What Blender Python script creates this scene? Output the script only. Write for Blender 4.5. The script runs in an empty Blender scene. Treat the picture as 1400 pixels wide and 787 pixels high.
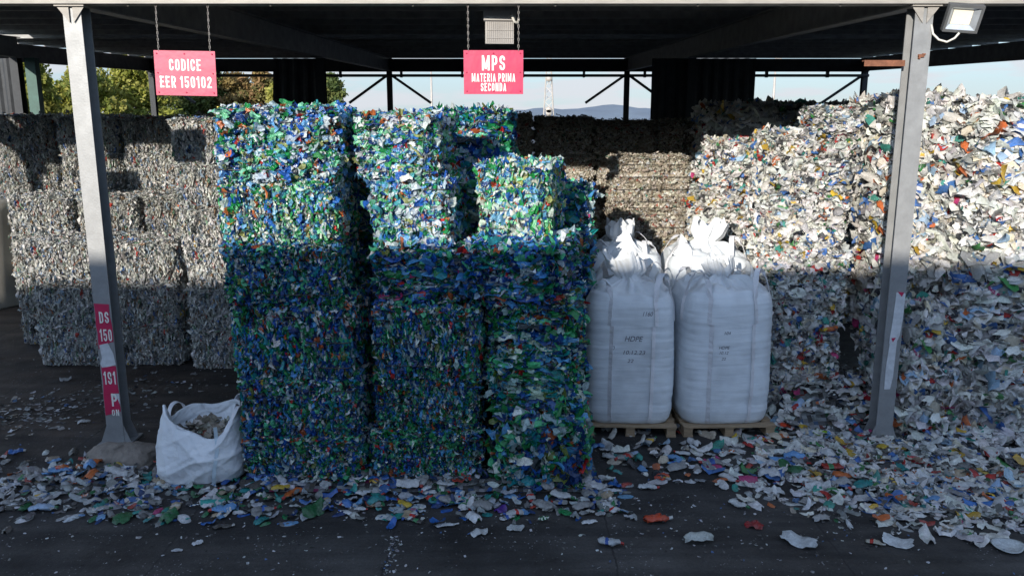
import bpy, math, random
import numpy as np
from mathutils import Vector, Matrix

R = math.radians
sc = bpy.context.scene
COL = sc.collection

# ------------------------------------------------------------------ camera
cam_d = bpy.data.cameras.new("camera")
cam_d.sensor_width = 36.0
cam_d.lens = 1116 / 1400 * 36.0
cam_d.clip_end = 20000
cam = bpy.data.objects.new("camera", cam_d)
COL.objects.link(cam)
cam.location = (0, 0, 3.6)
cam.rotation_euler = (R(90 - 11.67), 0, 0)
sc.camera = cam

# ------------------------------------------------------------------ light
SUNV = Vector((-0.40, -1.0, 0.287)).normalized()      # towards the sun
EL = math.asin(SUNV.z)
AZ = math.atan2(SUNV.x, SUNV.y)
world = bpy.data.worlds.new("World")
sc.world = world
world.use_nodes = True
wn = world.node_tree
wn.nodes.clear()
w_out = wn.nodes.new("ShaderNodeOutputWorld")
w_bg = wn.nodes.new("ShaderNodeBackground")
w_bg.inputs["Strength"].default_value = 0.15
sky = wn.nodes.new("ShaderNodeTexSky")
sky.sky_type = 'NISHITA'
sky.sun_disc = False
sky.sun_elevation = EL
sky.sun_rotation = AZ % (2 * math.pi)
sky.air_density = 1.0
sky.dust_density = 0.3
sky.ozone_density = 3.4
tc = wn.nodes.new("ShaderNodeTexCoord")
mp = wn.nodes.new("ShaderNodeMapping")
mp.inputs["Scale"].default_value = (1.0, 1.0, 7.0)
mp.inputs["Location"].default_value = (1.7, 0.9, 0.4)
ns = wn.nodes.new("ShaderNodeTexNoise")
ns.inputs["Scale"].default_value = 6.5
ns.inputs["Detail"].default_value = 9
ns.inputs["Roughness"].default_value = 0.56
rp = wn.nodes.new("ShaderNodeValToRGB")
rp.color_ramp.elements[0].position = 0.46
rp.color_ramp.elements[1].position = 0.56
rp.color_ramp.elements[0].color = (.10, .10, .10, 1)
rp.color_ramp.elements[1].color = (0.8, 0.8, 0.8, 1)
mx = wn.nodes.new("ShaderNodeMixRGB")
mx.inputs[2].default_value = (1.9, 1.95, 2.1, 1)
wn.links.new(tc.outputs["Generated"], mp.inputs["Vector"])
wn.links.new(mp.outputs[0], ns.inputs["Vector"])
wn.links.new(ns.outputs["Fac"], rp.inputs[0])
wn.links.new(rp.outputs[0], mx.inputs[0])
# hazy bank low over the land beyond the shed
sx = wn.nodes.new("ShaderNodeSeparateXYZ")
wn.links.new(tc.outputs["Generated"], sx.inputs[0])
mz = wn.nodes.new("ShaderNodeMapRange"); mz.interpolation_type = 'SMOOTHSTEP'
mz.inputs[1].default_value = 0.30; mz.inputs[2].default_value = 0.02; mz.inputs[3].default_value = 0.0; mz.inputs[4].default_value = 0.85
my = wn.nodes.new("ShaderNodeMapRange"); my.interpolation_type = 'SMOOTHSTEP'
my.inputs[1].default_value = -0.1; my.inputs[2].default_value = 0.6
wn.links.new(sx.outputs[2], mz.inputs[0]); wn.links.new(sx.outputs[1], my.inputs[0])
mm_ = wn.nodes.new("ShaderNodeMath"); mm_.operation = 'MULTIPLY'
wn.links.new(mz.outputs[0], mm_.inputs[0]); wn.links.new(my.outputs[0], mm_.inputs[1])
mb_ = wn.nodes.new("ShaderNodeMixRGB")
mb_.inputs[2].default_value = (.85, 1.15, 1.55, 1)
wn.links.new(mm_.outputs[0], mb_.inputs[0]); wn.links.new(sky.outputs[0], mb_.inputs[1])
wn.links.new(mb_.outputs[0], mx.inputs[1])
wn.links.new(mx.outputs[0], w_bg.inputs["Color"])
wn.links.new(w_bg.outputs[0], w_out.inputs["Surface"])

sun_d = bpy.data.lights.new("sun", 'SUN')
sun_d.energy = 2.3
sun_d.angle = R(0.5)
sun_d.color = (1.0, 0.93, 0.83)
sun = bpy.data.objects.new("sun", sun_d)
COL.objects.link(sun)
sun.rotation_euler = SUNV.to_track_quat('Z', 'Y').to_euler()
sun.location = (-20, -50, 30)

sc.view_settings.view_transform = 'Standard'
sc.view_settings.look = 'None'
sc.view_settings.gamma = 1.0
sc.view_settings.use_curve_mapping = False
sc.view_settings.exposure = 1.4
sc.render.engine = 'CYCLES'
sc.cycles.use_denoising = True
sc.cycles.max_bounces = 5
sc.cycles.diffuse_bounces = 4
sc.cycles.glossy_bounces = 2
sc.cycles.transmission_bounces = 2
sc.cycles.caustics_reflective = False
sc.cycles.caustics_refractive = False

# ------------------------------------------------------------------ helpers
def lin(c):
    return tuple((x / 255 / 12.92) if x / 255 <= 0.04045 else ((x / 255 + 0.055) / 1.055) ** 2.4 for x in c)


def nodes_of(name):
    m = bpy.data.materials.new(name)
    m.use_nodes = True
    nt = m.node_tree
    return m, nt, nt.nodes["Principled BSDF"]


def mat(name, col, rough=0.6, metal=0.0, var=0.15, scale=6.0, bump=0.0, bscale=40.0, spec=0.5, stretch=(1, 1, 1), col2=None):
    """solid material with noise wear"""
    m, nt, b = nodes_of(name)
    b.inputs["Roughness"].default_value = rough
    b.inputs["Metallic"].default_value = metal
    b.inputs["Specular IOR Level"].default_value = spec
    t = nt.nodes.new("ShaderNodeTexCoord")
    mpn = nt.nodes.new("ShaderNodeMapping")
    mpn.inputs["Scale"].default_value = stretch
    n = nt.nodes.new("ShaderNodeTexNoise")
    n.inputs["Scale"].default_value = scale
    n.inputs["Detail"].default_value = 7
    n.inputs["Roughness"].default_value = 0.65
    r = nt.nodes.new("ShaderNodeValToRGB")
    c2 = col2 if col2 else tuple(max(0, x * (1 - 2 * var)) for x in col)
    r.color_ramp.elements[0].position = 0.32
    r.color_ramp.elements[1].position = 0.66
    r.color_ramp.elements[0].color = (*c2, 1)
    r.color_ramp.elements[1].color = (*col, 1)
    nt.links.new(t.outputs["Object"], mpn.inputs[0])
    nt.links.new(mpn.outputs[0], n.inputs["Vector"])
    nt.links.new(n.outputs["Fac"], r.inputs[0])
    nt.links.new(r.outputs[0], b.inputs["Base Color"])
    if bump:
        n2 = nt.nodes.new("ShaderNodeTexNoise")
        n2.inputs["Scale"].default_value = bscale
        n2.inputs["Detail"].default_value = 5
        bp = nt.nodes.new("ShaderNodeBump")
        bp.inputs["Strength"].default_value = bump
        bp.inputs["Distance"].default_value = 0.02
        nt.links.new(mpn.outputs[0], n2.inputs["Vector"])
        nt.links.new(n2.outputs["Fac"], bp.inputs["Height"])
        nt.links.new(bp.outputs[0], b.inputs["Normal"])
    return m


def flake_mat(name, rough, dirt, dirtcol, spec=0.5, trans=0.0, lo=.55, hi=1.2, tints=((.86, .86, .85), (1, 1, 1), (1.06, 1.07, 1.08))):
    """plastic coloured by the mesh's own colour attribute, with grime"""
    m, nt, b = nodes_of(name)
    a = nt.nodes.new("ShaderNodeAttribute")
    a.attribute_name = "col"
    t = nt.nodes.new("ShaderNodeTexCoord")
    n = nt.nodes.new("ShaderNodeTexNoise")
    n.inputs["Scale"].default_value = 9.0
    n.inputs["Detail"].default_value = 6
    n.inputs["Roughness"].default_value = 0.7
    r = nt.nodes.new("ShaderNodeValToRGB")
    r.color_ramp.elements[0].position = 0.42
    r.color_ramp.elements[1].position = 0.72
    r.color_ramp.elements[0].color = (0, 0, 0, 1)
    r.color_ramp.elements[1].color = (dirt, dirt, dirt, 1)
    mix = nt.nodes.new("ShaderNodeMixRGB")
    mix.inputs[2].default_value = (*dirtcol, 1)
    nt.links.new(t.outputs["Object"], n.inputs["Vector"])
    nt.links.new(n.outputs["Fac"], r.inputs[0])
    nt.links.new(r.outputs[0], mix.inputs[0])
    nt.links.new(a.outputs["Color"], mix.inputs[1])
    n3 = nt.nodes.new("ShaderNodeTexNoise")
    n3.inputs["Scale"].default_value = 34.0
    n3.inputs["Detail"].default_value = 4
    n3.inputs["Roughness"].default_value = 0.6
    n3.inputs["Distortion"].default_value = 0.8
    nt.links.new(t.outputs["Object"], n3.inputs["Vector"])
    r3 = nt.nodes.new("ShaderNodeValToRGB")
    r3.color_ramp.elements[0].position = 0.3
    r3.color_ramp.elements[1].position = 0.7
    r3.color_ramp.elements[0].color = (lo, lo, lo, 1)
    r3.color_ramp.elements[1].color = (hi, hi, hi, 1)
    nt.links.new(n3.outputs["Fac"], r3.inputs[0])
    mul = nt.nodes.new("ShaderNodeMixRGB"); mul.blend_type = 'MULTIPLY'; mul.inputs[0].default_value = 1.0
    nt.links.new(mix.outputs[0], mul.inputs[1]); nt.links.new(r3.outputs[0], mul.inputs[2])
    oi = nt.nodes.new("ShaderNodeObjectInfo")
    rt = nt.nodes.new("ShaderNodeValToRGB")
    rt.color_ramp.elements[0].color = (*tints[0], 1)
    rt.color_ramp.elements[1].color = (*tints[2], 1)
    e_ = rt.color_ramp.elements.new(.5); e_.color = (*tints[1], 1)
    nt.links.new(oi.outputs["Random"], rt.inputs[0])
    mul2 = nt.nodes.new("ShaderNodeMixRGB"); mul2.blend_type = 'MULTIPLY'; mul2.inputs[0].default_value = 1.0
    nt.links.new(mul.outputs[0], mul2.inputs[1]); nt.links.new(rt.outputs[0], mul2.inputs[2])
    mix = mul2
    bp = nt.nodes.new("ShaderNodeBump")
    bp.inputs["Strength"].default_value = 0.8
    bp.inputs["Distance"].default_value = 0.012
    nt.links.new(n3.outputs["Fac"], bp.inputs["Height"])
    nt.links.new(bp.outputs[0], b.inputs["Normal"])
    nt.links.new(mix.outputs[0], b.inputs["Base Color"])
    b.inputs["Roughness"].default_value = rough
    b.inputs["Specular IOR Level"].default_value = spec
    if trans:
        tr = nt.nodes.new("ShaderNodeBsdfTranslucent")
        ms = nt.nodes.new("ShaderNodeMixShader")
        ms.inputs[0].default_value = trans
        nt.links.new(mix.outputs[0], tr.inputs["Color"])
        nt.links.new(b.outputs[0], ms.inputs[1])
        nt.links.new(tr.outputs[0], ms.inputs[2])
        nt.links.new(ms.outputs[0], nt.nodes["Material Output"].inputs["Surface"])
    return m


M = {}
M['galv'] = mat('galvanised_steel', (0.30, 0.305, 0.305), 0.5, 0.2, 0.11, 7, .08, 50)
M['steel_dark'] = mat('dark_steel', (0.36, 0.36, 0.36), 0.6, 0.2, 0.2, 5)
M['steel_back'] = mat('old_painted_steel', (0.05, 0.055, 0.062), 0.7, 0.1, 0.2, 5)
M['green_steel'] = mat('green_painted_steel', (0.05, 0.13, 0.11), 0.6, 0.0, 0.2, 5)
M['eave'] = mat('weathered_eave_steel', (0.37, 0.345, 0.31), 0.6, 0.1, 0.15, 4, stretch=(1, 1, 6))
M['roof'] = mat('roof_sheet_underside', (0.48, 0.48, 0.49), 0.6, 0.2, 0.2, 2, stretch=(1, .2, 1))
M['rust'] = mat('rusty_iron', (0.27, 0.11, 0.06), 0.85, 0.1, 0.25, 14, 0.3)
M['pink'] = mat('pink_sign_enamel', lin((192, 42, 84)), 0.45, 0, 0.10, 7, .15, 9)
M['white_letter'] = mat('white_vinyl', (0.80, 0.78, 0.72), 0.5, 0, 0.05, 8)
M['lamp_grey'] = mat('grey_lamp_metal', (0.36, 0.34, 0.32), 0.55, 0.1, 0.1, 6)
M['lamp_dark'] = mat('dark_grey_aluminium', (0.14, 0.145, 0.15), 0.5, 0.3, 0.1, 9)
M['chain'] = mat('zinc_chain', (0.30, 0.28, 0.26), 0.45, 0.6, 0.2, 30)
M['cable'] = mat('cream_cable', (0.62, 0.60, 0.54), 0.6, 0, 0.1, 10)
M['concrete'] = mat('dirty_concrete', (0.26, 0.225, 0.19), 0.95, 0, 0.22, 8, 0.8, 22)
M['wood'] = mat('pallet_wood', (0.40, 0.29, 0.18), 0.85, 0, 0.22, 7, 0.3, 40, stretch=(1, 6, 6))
M['wire'] = mat('baling_wire', (0.10, 0.095, 0.09), 0.5, 0.6, 0.2, 30)
M['tank'] = mat('off_white_tank', (0.52, 0.50, 0.45), 0.6, 0, 0.12, 2)
M['ink'] = mat('marker_ink', (0.10, 0.10, 0.13), 0.7, 0, 0.1, 20)
M['torn_white'] = mat('torn_white_paper', (0.62, 0.64, 0.66), 0.8, 0, 0.12, 14)
M['mast'] = mat('mast_steel', (0.50, 0.46, 0.42), 0.6, 0.2, 0.1, 3)
M['clad'] = mat('warehouse_cladding', (0.36, 0.36, 0.35), 0.7, 0, 0.1, 1)
M['pet'] = flake_mat('coloured_pet', 0.18, 0.2, (0.12, 0.125, 0.12), 0.65, 0.3, .6, 1.35, ((.88, 1.0, 1.12), (1.14, 1.12, 1.1), (.97, 1.14, .96)))
M['clear'] = flake_mat('clear_pet', 0.22, 0.3, (0.24, 0.23, 0.21), 0.6, 0.25, .78, 1.12)
M['hdpe'] = flake_mat('white_hdpe', 0.36, 0.22, (0.32, 0.31, 0.28), 0.45, 0.15, .75, 1.1)
M['litter'] = flake_mat('loose_plastic', 0.25, 0.5, (0.12, 0.12, 0.115), 0.55, 0.12, .7, 1.1)


def fabric_mat(name, col, scl, bump=.55):
    m, nt, b = nodes_of(name)
    b.inputs["Roughness"].default_value = 0.6
    b.inputs["Specular IOR Level"].default_value = 0.3
    t = nt.nodes.new("ShaderNodeTexCoord")
    mpn = nt.nodes.new("ShaderNodeMapping")
    mpn.inputs["Scale"].default_value = scl
    n = nt.nodes.new("ShaderNodeTexNoise")
    n.inputs["Scale"].default_value = 3.0
    n.inputs["Detail"].default_value = 8
    n.inputs["Roughness"].default_value = 0.6
    bp = nt.nodes.new("ShaderNodeBump")
    bp.inputs["Strength"].default_value = bump
    bp.inputs["Distance"].default_value = 0.03
    n2 = nt.nodes.new("ShaderNodeTexNoise")
    n2.inputs["Scale"].default_value = 4.0
    n2.inputs["Detail"].default_value = 8
    r = nt.nodes.new("ShaderNodeValToRGB")
    r.color_ramp.elements[0].position = 0.3
    r.color_ramp.elements[1].position = 0.6
    r.color_ramp.elements[0].color = (*[x * 0.82 for x in col], 1)
    r.color_ramp.elements[1].color = (*col, 1)
    nt.links.new(t.outputs["Object"], mpn.inputs[0])
    nt.links.new(mpn.outputs[0], n.inputs["Vector"])
    nt.links.new(n.outputs["Fac"], bp.inputs["Height"])
    nt.links.new(bp.outputs[0], b.inputs["Normal"])
    nt.links.new(t.outputs["Object"], n2.inputs["Vector"])
    nt.links.new(n2.outputs["Fac"], r.inputs[0])
    nt.links.new(r.outputs[0], b.inputs["Base Color"])
    tr = nt.nodes.new("ShaderNodeBsdfTranslucent")
    nt.links.new(r.outputs[0], tr.inputs["Color"])
    ms = nt.nodes.new("ShaderNodeMixShader")
    ms.inputs[0].default_value = 0.12
    nt.links.new(b.outputs[0], ms.inputs[1])
    nt.links.new(tr.outputs[0], ms.inputs[2])
    nt.links.new(ms.outputs[0], nt.nodes["Material Output"].inputs["Surface"])
    return m


M['fabric'] = fabric_mat('woven_bag_fabric', (0.80, 0.845, 0.875), (1.5, 1.5, 14), .22)
M['fabric_c'] = fabric_mat('crumpled_bag_fabric', (0.80, 0.83, 0.855), (6, 6, 6))
M['webbing'] = fabric_mat('bag_webbing', (0.80, 0.80, 0.82), (8, 8, 8))


class MB:
    """collects shapes for ONE mesh"""
    def __init__(s):
        s.v = []; s.f = []; s.smooth = []

    def add(s, vs, fs, smooth=False):
        o = len(s.v)
        s.v += [tuple(v) for v in vs]
        s.f += [tuple(i + o for i in f) for f in fs]
        s.smooth += [smooth] * len(fs)
        return s

    def box(s, c, d, m=None):
        x, y, z = (k / 2 for k in d)
        vs = [Vector((a * x, b * y, e * z)) for a in (-1, 1) for b in (-1, 1) for e in (-1, 1)]
        if m is not None:
            vs = [m @ v for v in vs]
        vs = [v + Vector(c) for v in vs]
        return s.add(vs, [(0, 1, 3, 2), (4, 6, 7, 5), (0, 4, 5, 1), (2, 3, 7, 6), (0, 2, 6, 4), (1, 5, 7, 3)])

    def bar(s, a, b, w, h, up=(0, 0, 1)):
        a = Vector(a); b = Vector(b)
        d = (b - a); L = d.length; d.normalize()
        side = d.cross(Vector(up)); side.normalize()
        u = side.cross(d)
        mm = Matrix((side, d, u)).transposed()
        return s.box((a + b) / 2, (w, L, h), mm)

    def tube(s, pts, r, n=8, closed=False, cap=True):
        pts = [Vector(p) for p in pts]
        k = len(pts)
        rr = r if isinstance(r, (list, tuple)) else [r] * k
        vs = []; fs = []
        prev = None
        for i, p in enumerate(pts):
            if closed:
                t = pts[(i + 1) % k] - pts[i - 1]
            else:
                t = pts[min(i + 1, k - 1)] - pts[max(i - 1, 0)]
            t.normalize()
            a = Vector((0, 0, 1)) if abs(t.z) < 0.9 else Vector((1, 0, 0))
            if prev is not None:
                a = prev
            x = (a - t * a.dot(t)); x.normalize()
            prev = x
            y = t.cross(x)
            for j in range(n):
                q = 2 * math.pi * j / n
                vs.append(p + (x * math.cos(q) + y * math.sin(q)) * rr[i])
        lim = k if closed else k - 1
        for i in range(lim):
            for j in range(n):
                i2 = (i + 1) % k
                fs.append((i * n + j, i * n + (j + 1) % n, i2 * n + (j + 1) % n, i2 * n + j))
        if cap and not closed:
            fs.append(tuple(range(n - 1, -1, -1)))
            fs.append(tuple((k - 1) * n + j for j in range(n)))
        return s.add(vs, fs, True)

    def strip(s, pts, side, w, th=0.004):
        """flat webbing band along pts; side = width direction(s)"""
        pts = [Vector(p) for p in pts]
        k = len(pts)
        sd = side if isinstance(side, list) else [Vector(side)] * k
        vs = []; fs = []
        for i, p in enumerate(pts):
            t = pts[min(i + 1, k - 1)] - pts[max(i - 1, 0)]
            t.normalize()
            a = Vector(sd[i]).normalized()
            n = t.cross(a).normalized()
            for q, e in ((-1, -1), (1, -1), (1, 1), (-1, 1)):
                vs.append(p + a * q * w / 2 + n * e * th / 2)
        for i in range(k - 1):
            for j in range(4):
                fs.append((i * 4 + j, i * 4 + (j + 1) % 4, i * 4 + 4 + (j + 1) % 4, i * 4 + 4 + j))
        fs.append((3, 2, 1, 0)); fs.append(tuple(4 * (k - 1) + j for j in range(4)))
        return s.add(vs, fs)

    def mesh(s, name, material):
        me = bpy.data.meshes.new(name)
        me.from_pydata(s.v, [], s.f)
        me.polygons.foreach_set("use_smooth", s.smooth)
        me.materials.append(material)
        me.update()
        return me

    def build(s, name, material, parent=None, loc=None, rot=None, sm=None):
        o = bpy.data.objects.new(name, s.mesh(name, material))
        COL.objects.link(o)
        if parent is not None:
            o.parent = parent
        if loc is not None:
            o.location = loc
        if rot is not None:
            o.rotation_euler = rot
        return o


def link(o, parent=None):
    COL.objects.link(o)
    if parent is not None:
        o.parent = parent
    return o


def tag(o, label=None, cat=None, group=None, kind=None):
    if label: o["label"] = label
    if cat: o["category"] = cat
    if group: o["group"] = group
    if kind: o["kind"] = kind
    return o


def empty(name, loc=(0, 0, 0), rz=0.0):
    o = bpy.data.objects.new(name, None)
    o.empty_display_size = 0.2
    COL.objects.link(o)
    o.location = loc
    o.rotation_euler = (0, 0, rz)
    return o


def np_mesh(name, verts, faces, cols, material, smooth=False):
    """verts (n,3), faces (m,4) quads, cols (m,3) face colours"""
    me = bpy.data.meshes.new(name)
    nv, nf = len(verts), len(faces)
    me.vertices.add(nv)
    me.vertices.foreach_set("co", np.ascontiguousarray(verts, dtype=np.float32).ravel())
    me.loops.add(nf * 4)
    me.loops.foreach_set("vertex_index", np.ascontiguousarray(faces, dtype=np.int32).ravel())
    me.polygons.add(nf)
    me.polygons.foreach_set("loop_start", np.arange(0, nf * 4, 4, dtype=np.int32))
    me.polygons.foreach_set("use_smooth", np.full(nf, smooth, dtype=bool))
    a = me.attributes.new("col", 'FLOAT_COLOR', 'FACE')
    c4 = np.ones((nf, 4), dtype=np.float32)
    c4[:, :3] = cols
    a.data.foreach_set("color", c4.ravel())
    me.materials.append(material)
    me.update(calc_edges=True)
    me.validate()
    return me


def norm(a):
    return a / (np.linalg.norm(a, axis=-1, keepdims=True) + 1e-9)


def flakes(rng, pos, nrm, lon, L, W, col, crump=0.14, curl=0.5, nu=4, nv=3, col2=None, p2=0.12, oval=0.0):
    """crumpled, curled scraps: returns verts, faces, face colours"""
    N = len(pos)
    n = norm(nrm)
    t = norm(lon - n * np.sum(lon * n, axis=1, keepdims=True))
    b = np.cross(n, t)
    u = np.linspace(-.5, .5, nu); v = np.linspace(-.5, .5, nv)
    U, V = np.meshgrid(u, v, indexing='ij')
    wf = rng.uniform(.75, 1.15, (N, nu, 1))
    wf[:, 0] *= rng.uniform(.5, 1, (N, 1)); wf[:, -1] *= rng.uniform(.5, 1, (N, 1))
    jt = .05 * (1 - .6 * oval)
    if oval:
        ov = np.sqrt(np.clip(1.03 - (2 * u) ** 2, 0, 1))[None, :, None]
        pw = rng.uniform(.35, 1.0, (N, 1, 1))
        wf = wf * (1 - oval) + oval * (ov ** pw) * (1 + rng.uniform(-.08, .08, (N, nu, 1)))
    lf = 1 + rng.uniform(-.12, .12, (N, 1, nv)) * (1 - .5 * oval)
    uu = U[None] * lf + rng.uniform(-jt, jt, (N, nu, nv))
    vv = V[None] * wf + rng.uniform(-jt, jt, (N, nu, nv))
    z = -np.abs(rng.uniform(-.15, 1, (N, 1, 1))) * curl * (V[None] * 2) ** 2 * W[:, None, None] * .5
    z = z + rng.uniform(-.5, .5, (N, 1, 1)) * np.sin(U[None] * rng.uniform(6, 12, (N, 1, 1)) + rng.uniform(0, 6.28, (N, 1, 1))) * W[:, None, None] * .22
    z = z + rng.uniform(-1, 1, (N, 1, 1)) * curl * (U[None] * 2) ** 2 * L[:, None, None] * .22
    z = z + rng.normal(0, 1, (N, nu, nv)) * crump * np.minimum(L, W * 1.5)[:, None, None]
    P = (pos[:, None, None, :] + t[:, None, None, :] * (uu * L[:, None, None])[..., None]
         + b[:, None, None, :] * (vv * W[:, None, None])[..., None] + n[:, None, None, :] * z[..., None])
    verts = P.reshape(-1, 3)
    i = np.arange(nu - 1)[:, None] * nv + np.arange(nv - 1)[None]
    q = np.stack([i, i + nv, i + nv + 1, i + 1], -1).reshape(-1, 4)
    faces = (np.arange(N)[:, None, None] * (nu * nv) + q[None]).reshape(-1, 4)
    nf = len(q)
    c = np.repeat(col[:, None, :], nf, axis=1) * rng.uniform(.9, 1.08, (N, nf, 1))
    if col2 is not None:
        msk = (rng.uniform(size=(N, 1)) < p2) & (rng.uniform(size=(N, nf)) < .5)
        c = np.where(msk[..., None], col2[:, None, :], c)
    return verts, faces, np.clip(c, 0, .9).reshape(-1, 3)


def join_np(parts):
    vs, fs, cs = [], [], []
    o = 0
    for v, f, c in parts:
        vs.append(v); fs.append(f + o); cs.append(c)
        o += len(v)
    return np.concatenate(vs), np.concatenate(fs), np.concatenate(cs)


def palette(rng, table, n, jit=.12):
    w = np.array([t[0] for t in table], float)
    cols = np.array([lin(t[1]) for t in table])
    k = rng.choice(len(table), size=n, p=w / w.sum())
    return np.clip(cols[k] * rng.uniform(1 - jit, 1 + jit, (n, 1)) * rng.uniform(1 - jit * .4, 1 + jit * .4, (n, 3)), 0, .88)


PAL = {
    'blue': [(15, (20, 80, 160)), (13, (78, 146, 200)), (11, (12, 50, 104)), (20, (24, 122, 66)), (10, (80, 178, 130)),
             (10, (22, 134, 142)), (12, (164, 182, 188)), (4, (214, 216, 212)), (2.6, (170, 82, 38)), (1.8, (184, 40, 42)),
             (3, (104, 116, 56)), (6, (30, 42, 48))],
    'pale': [(13, (40, 98, 178)), (13, (112, 168, 212)), (6, (20, 58, 118)), (17, (38, 142, 74)), (14, (126, 198, 154)),  # mix for the upper bales, paler partly from sun glare put into the colour
             (6, (70, 156, 160)), (19, (200, 208, 208)), (8, (224, 224, 218)), (4, (192, 104, 56)), (2, (196, 52, 48)),
             (4, (160, 162, 100)), (3, (50, 56, 62))],
    'clear': [(30, (200, 200, 194)), (20, (172, 173, 168)), (28, (220, 218, 212)), (10, (126, 132, 134)), (8, (146, 164, 182)),
              (5, (150, 122, 92)), (2, (120, 160, 130)), (.8, (190, 70, 60)), (1.2, (70, 110, 170)), (4, (70, 72, 74))],
    'tan': [(28, (188, 178, 160)), (24, (164, 154, 136)), (22, (212, 205, 190)), (10, (130, 118, 102)), (8, (200, 200, 198)),
            (2.5, (170, 96, 80)), (1.5, (120, 150, 130)), (4, (76, 72, 68))],
    'white': [(52, (228, 227, 222)), (20, (208, 208, 204)), (6, (214, 204, 182)), (4.5, (66, 112, 178)), (2.6, (62, 152, 138)),
              (1.6, (66, 136, 74)), (2.0, (186, 52, 48)), (1.6, (206, 112, 60)), (.9, (190, 60, 118)), (1.2, (214, 178, 64)),
              (5, (52, 54, 60)), (7, (150, 150, 148)), (3, (160, 188, 212))],
    'litter': [(26, (206, 210, 212)), (24, (164, 166, 166)), (14, (124, 124, 122)), (9, (88, 86, 84)), (6, (74, 112, 160)),
               (3.5, (50, 126, 124)), (3, (46, 98, 62)), (2, (160, 56, 46)), (1.3, (186, 104, 60)), (.8, (170, 56, 112)),
               (.8, (190, 166, 76)), (6, (58, 58, 62)), (5, (170, 160, 142))],
    'bluelit': [(13, (40, 96, 170)), (10, (110, 158, 200)), (8, (24, 56, 106)), (12, (34, 116, 70)), (8, (44, 144, 138)), (26, (172, 178, 182)),
                (14, (122, 124, 122)), (2, (170, 64, 50)), (8, (210, 212, 212))],
}

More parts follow.
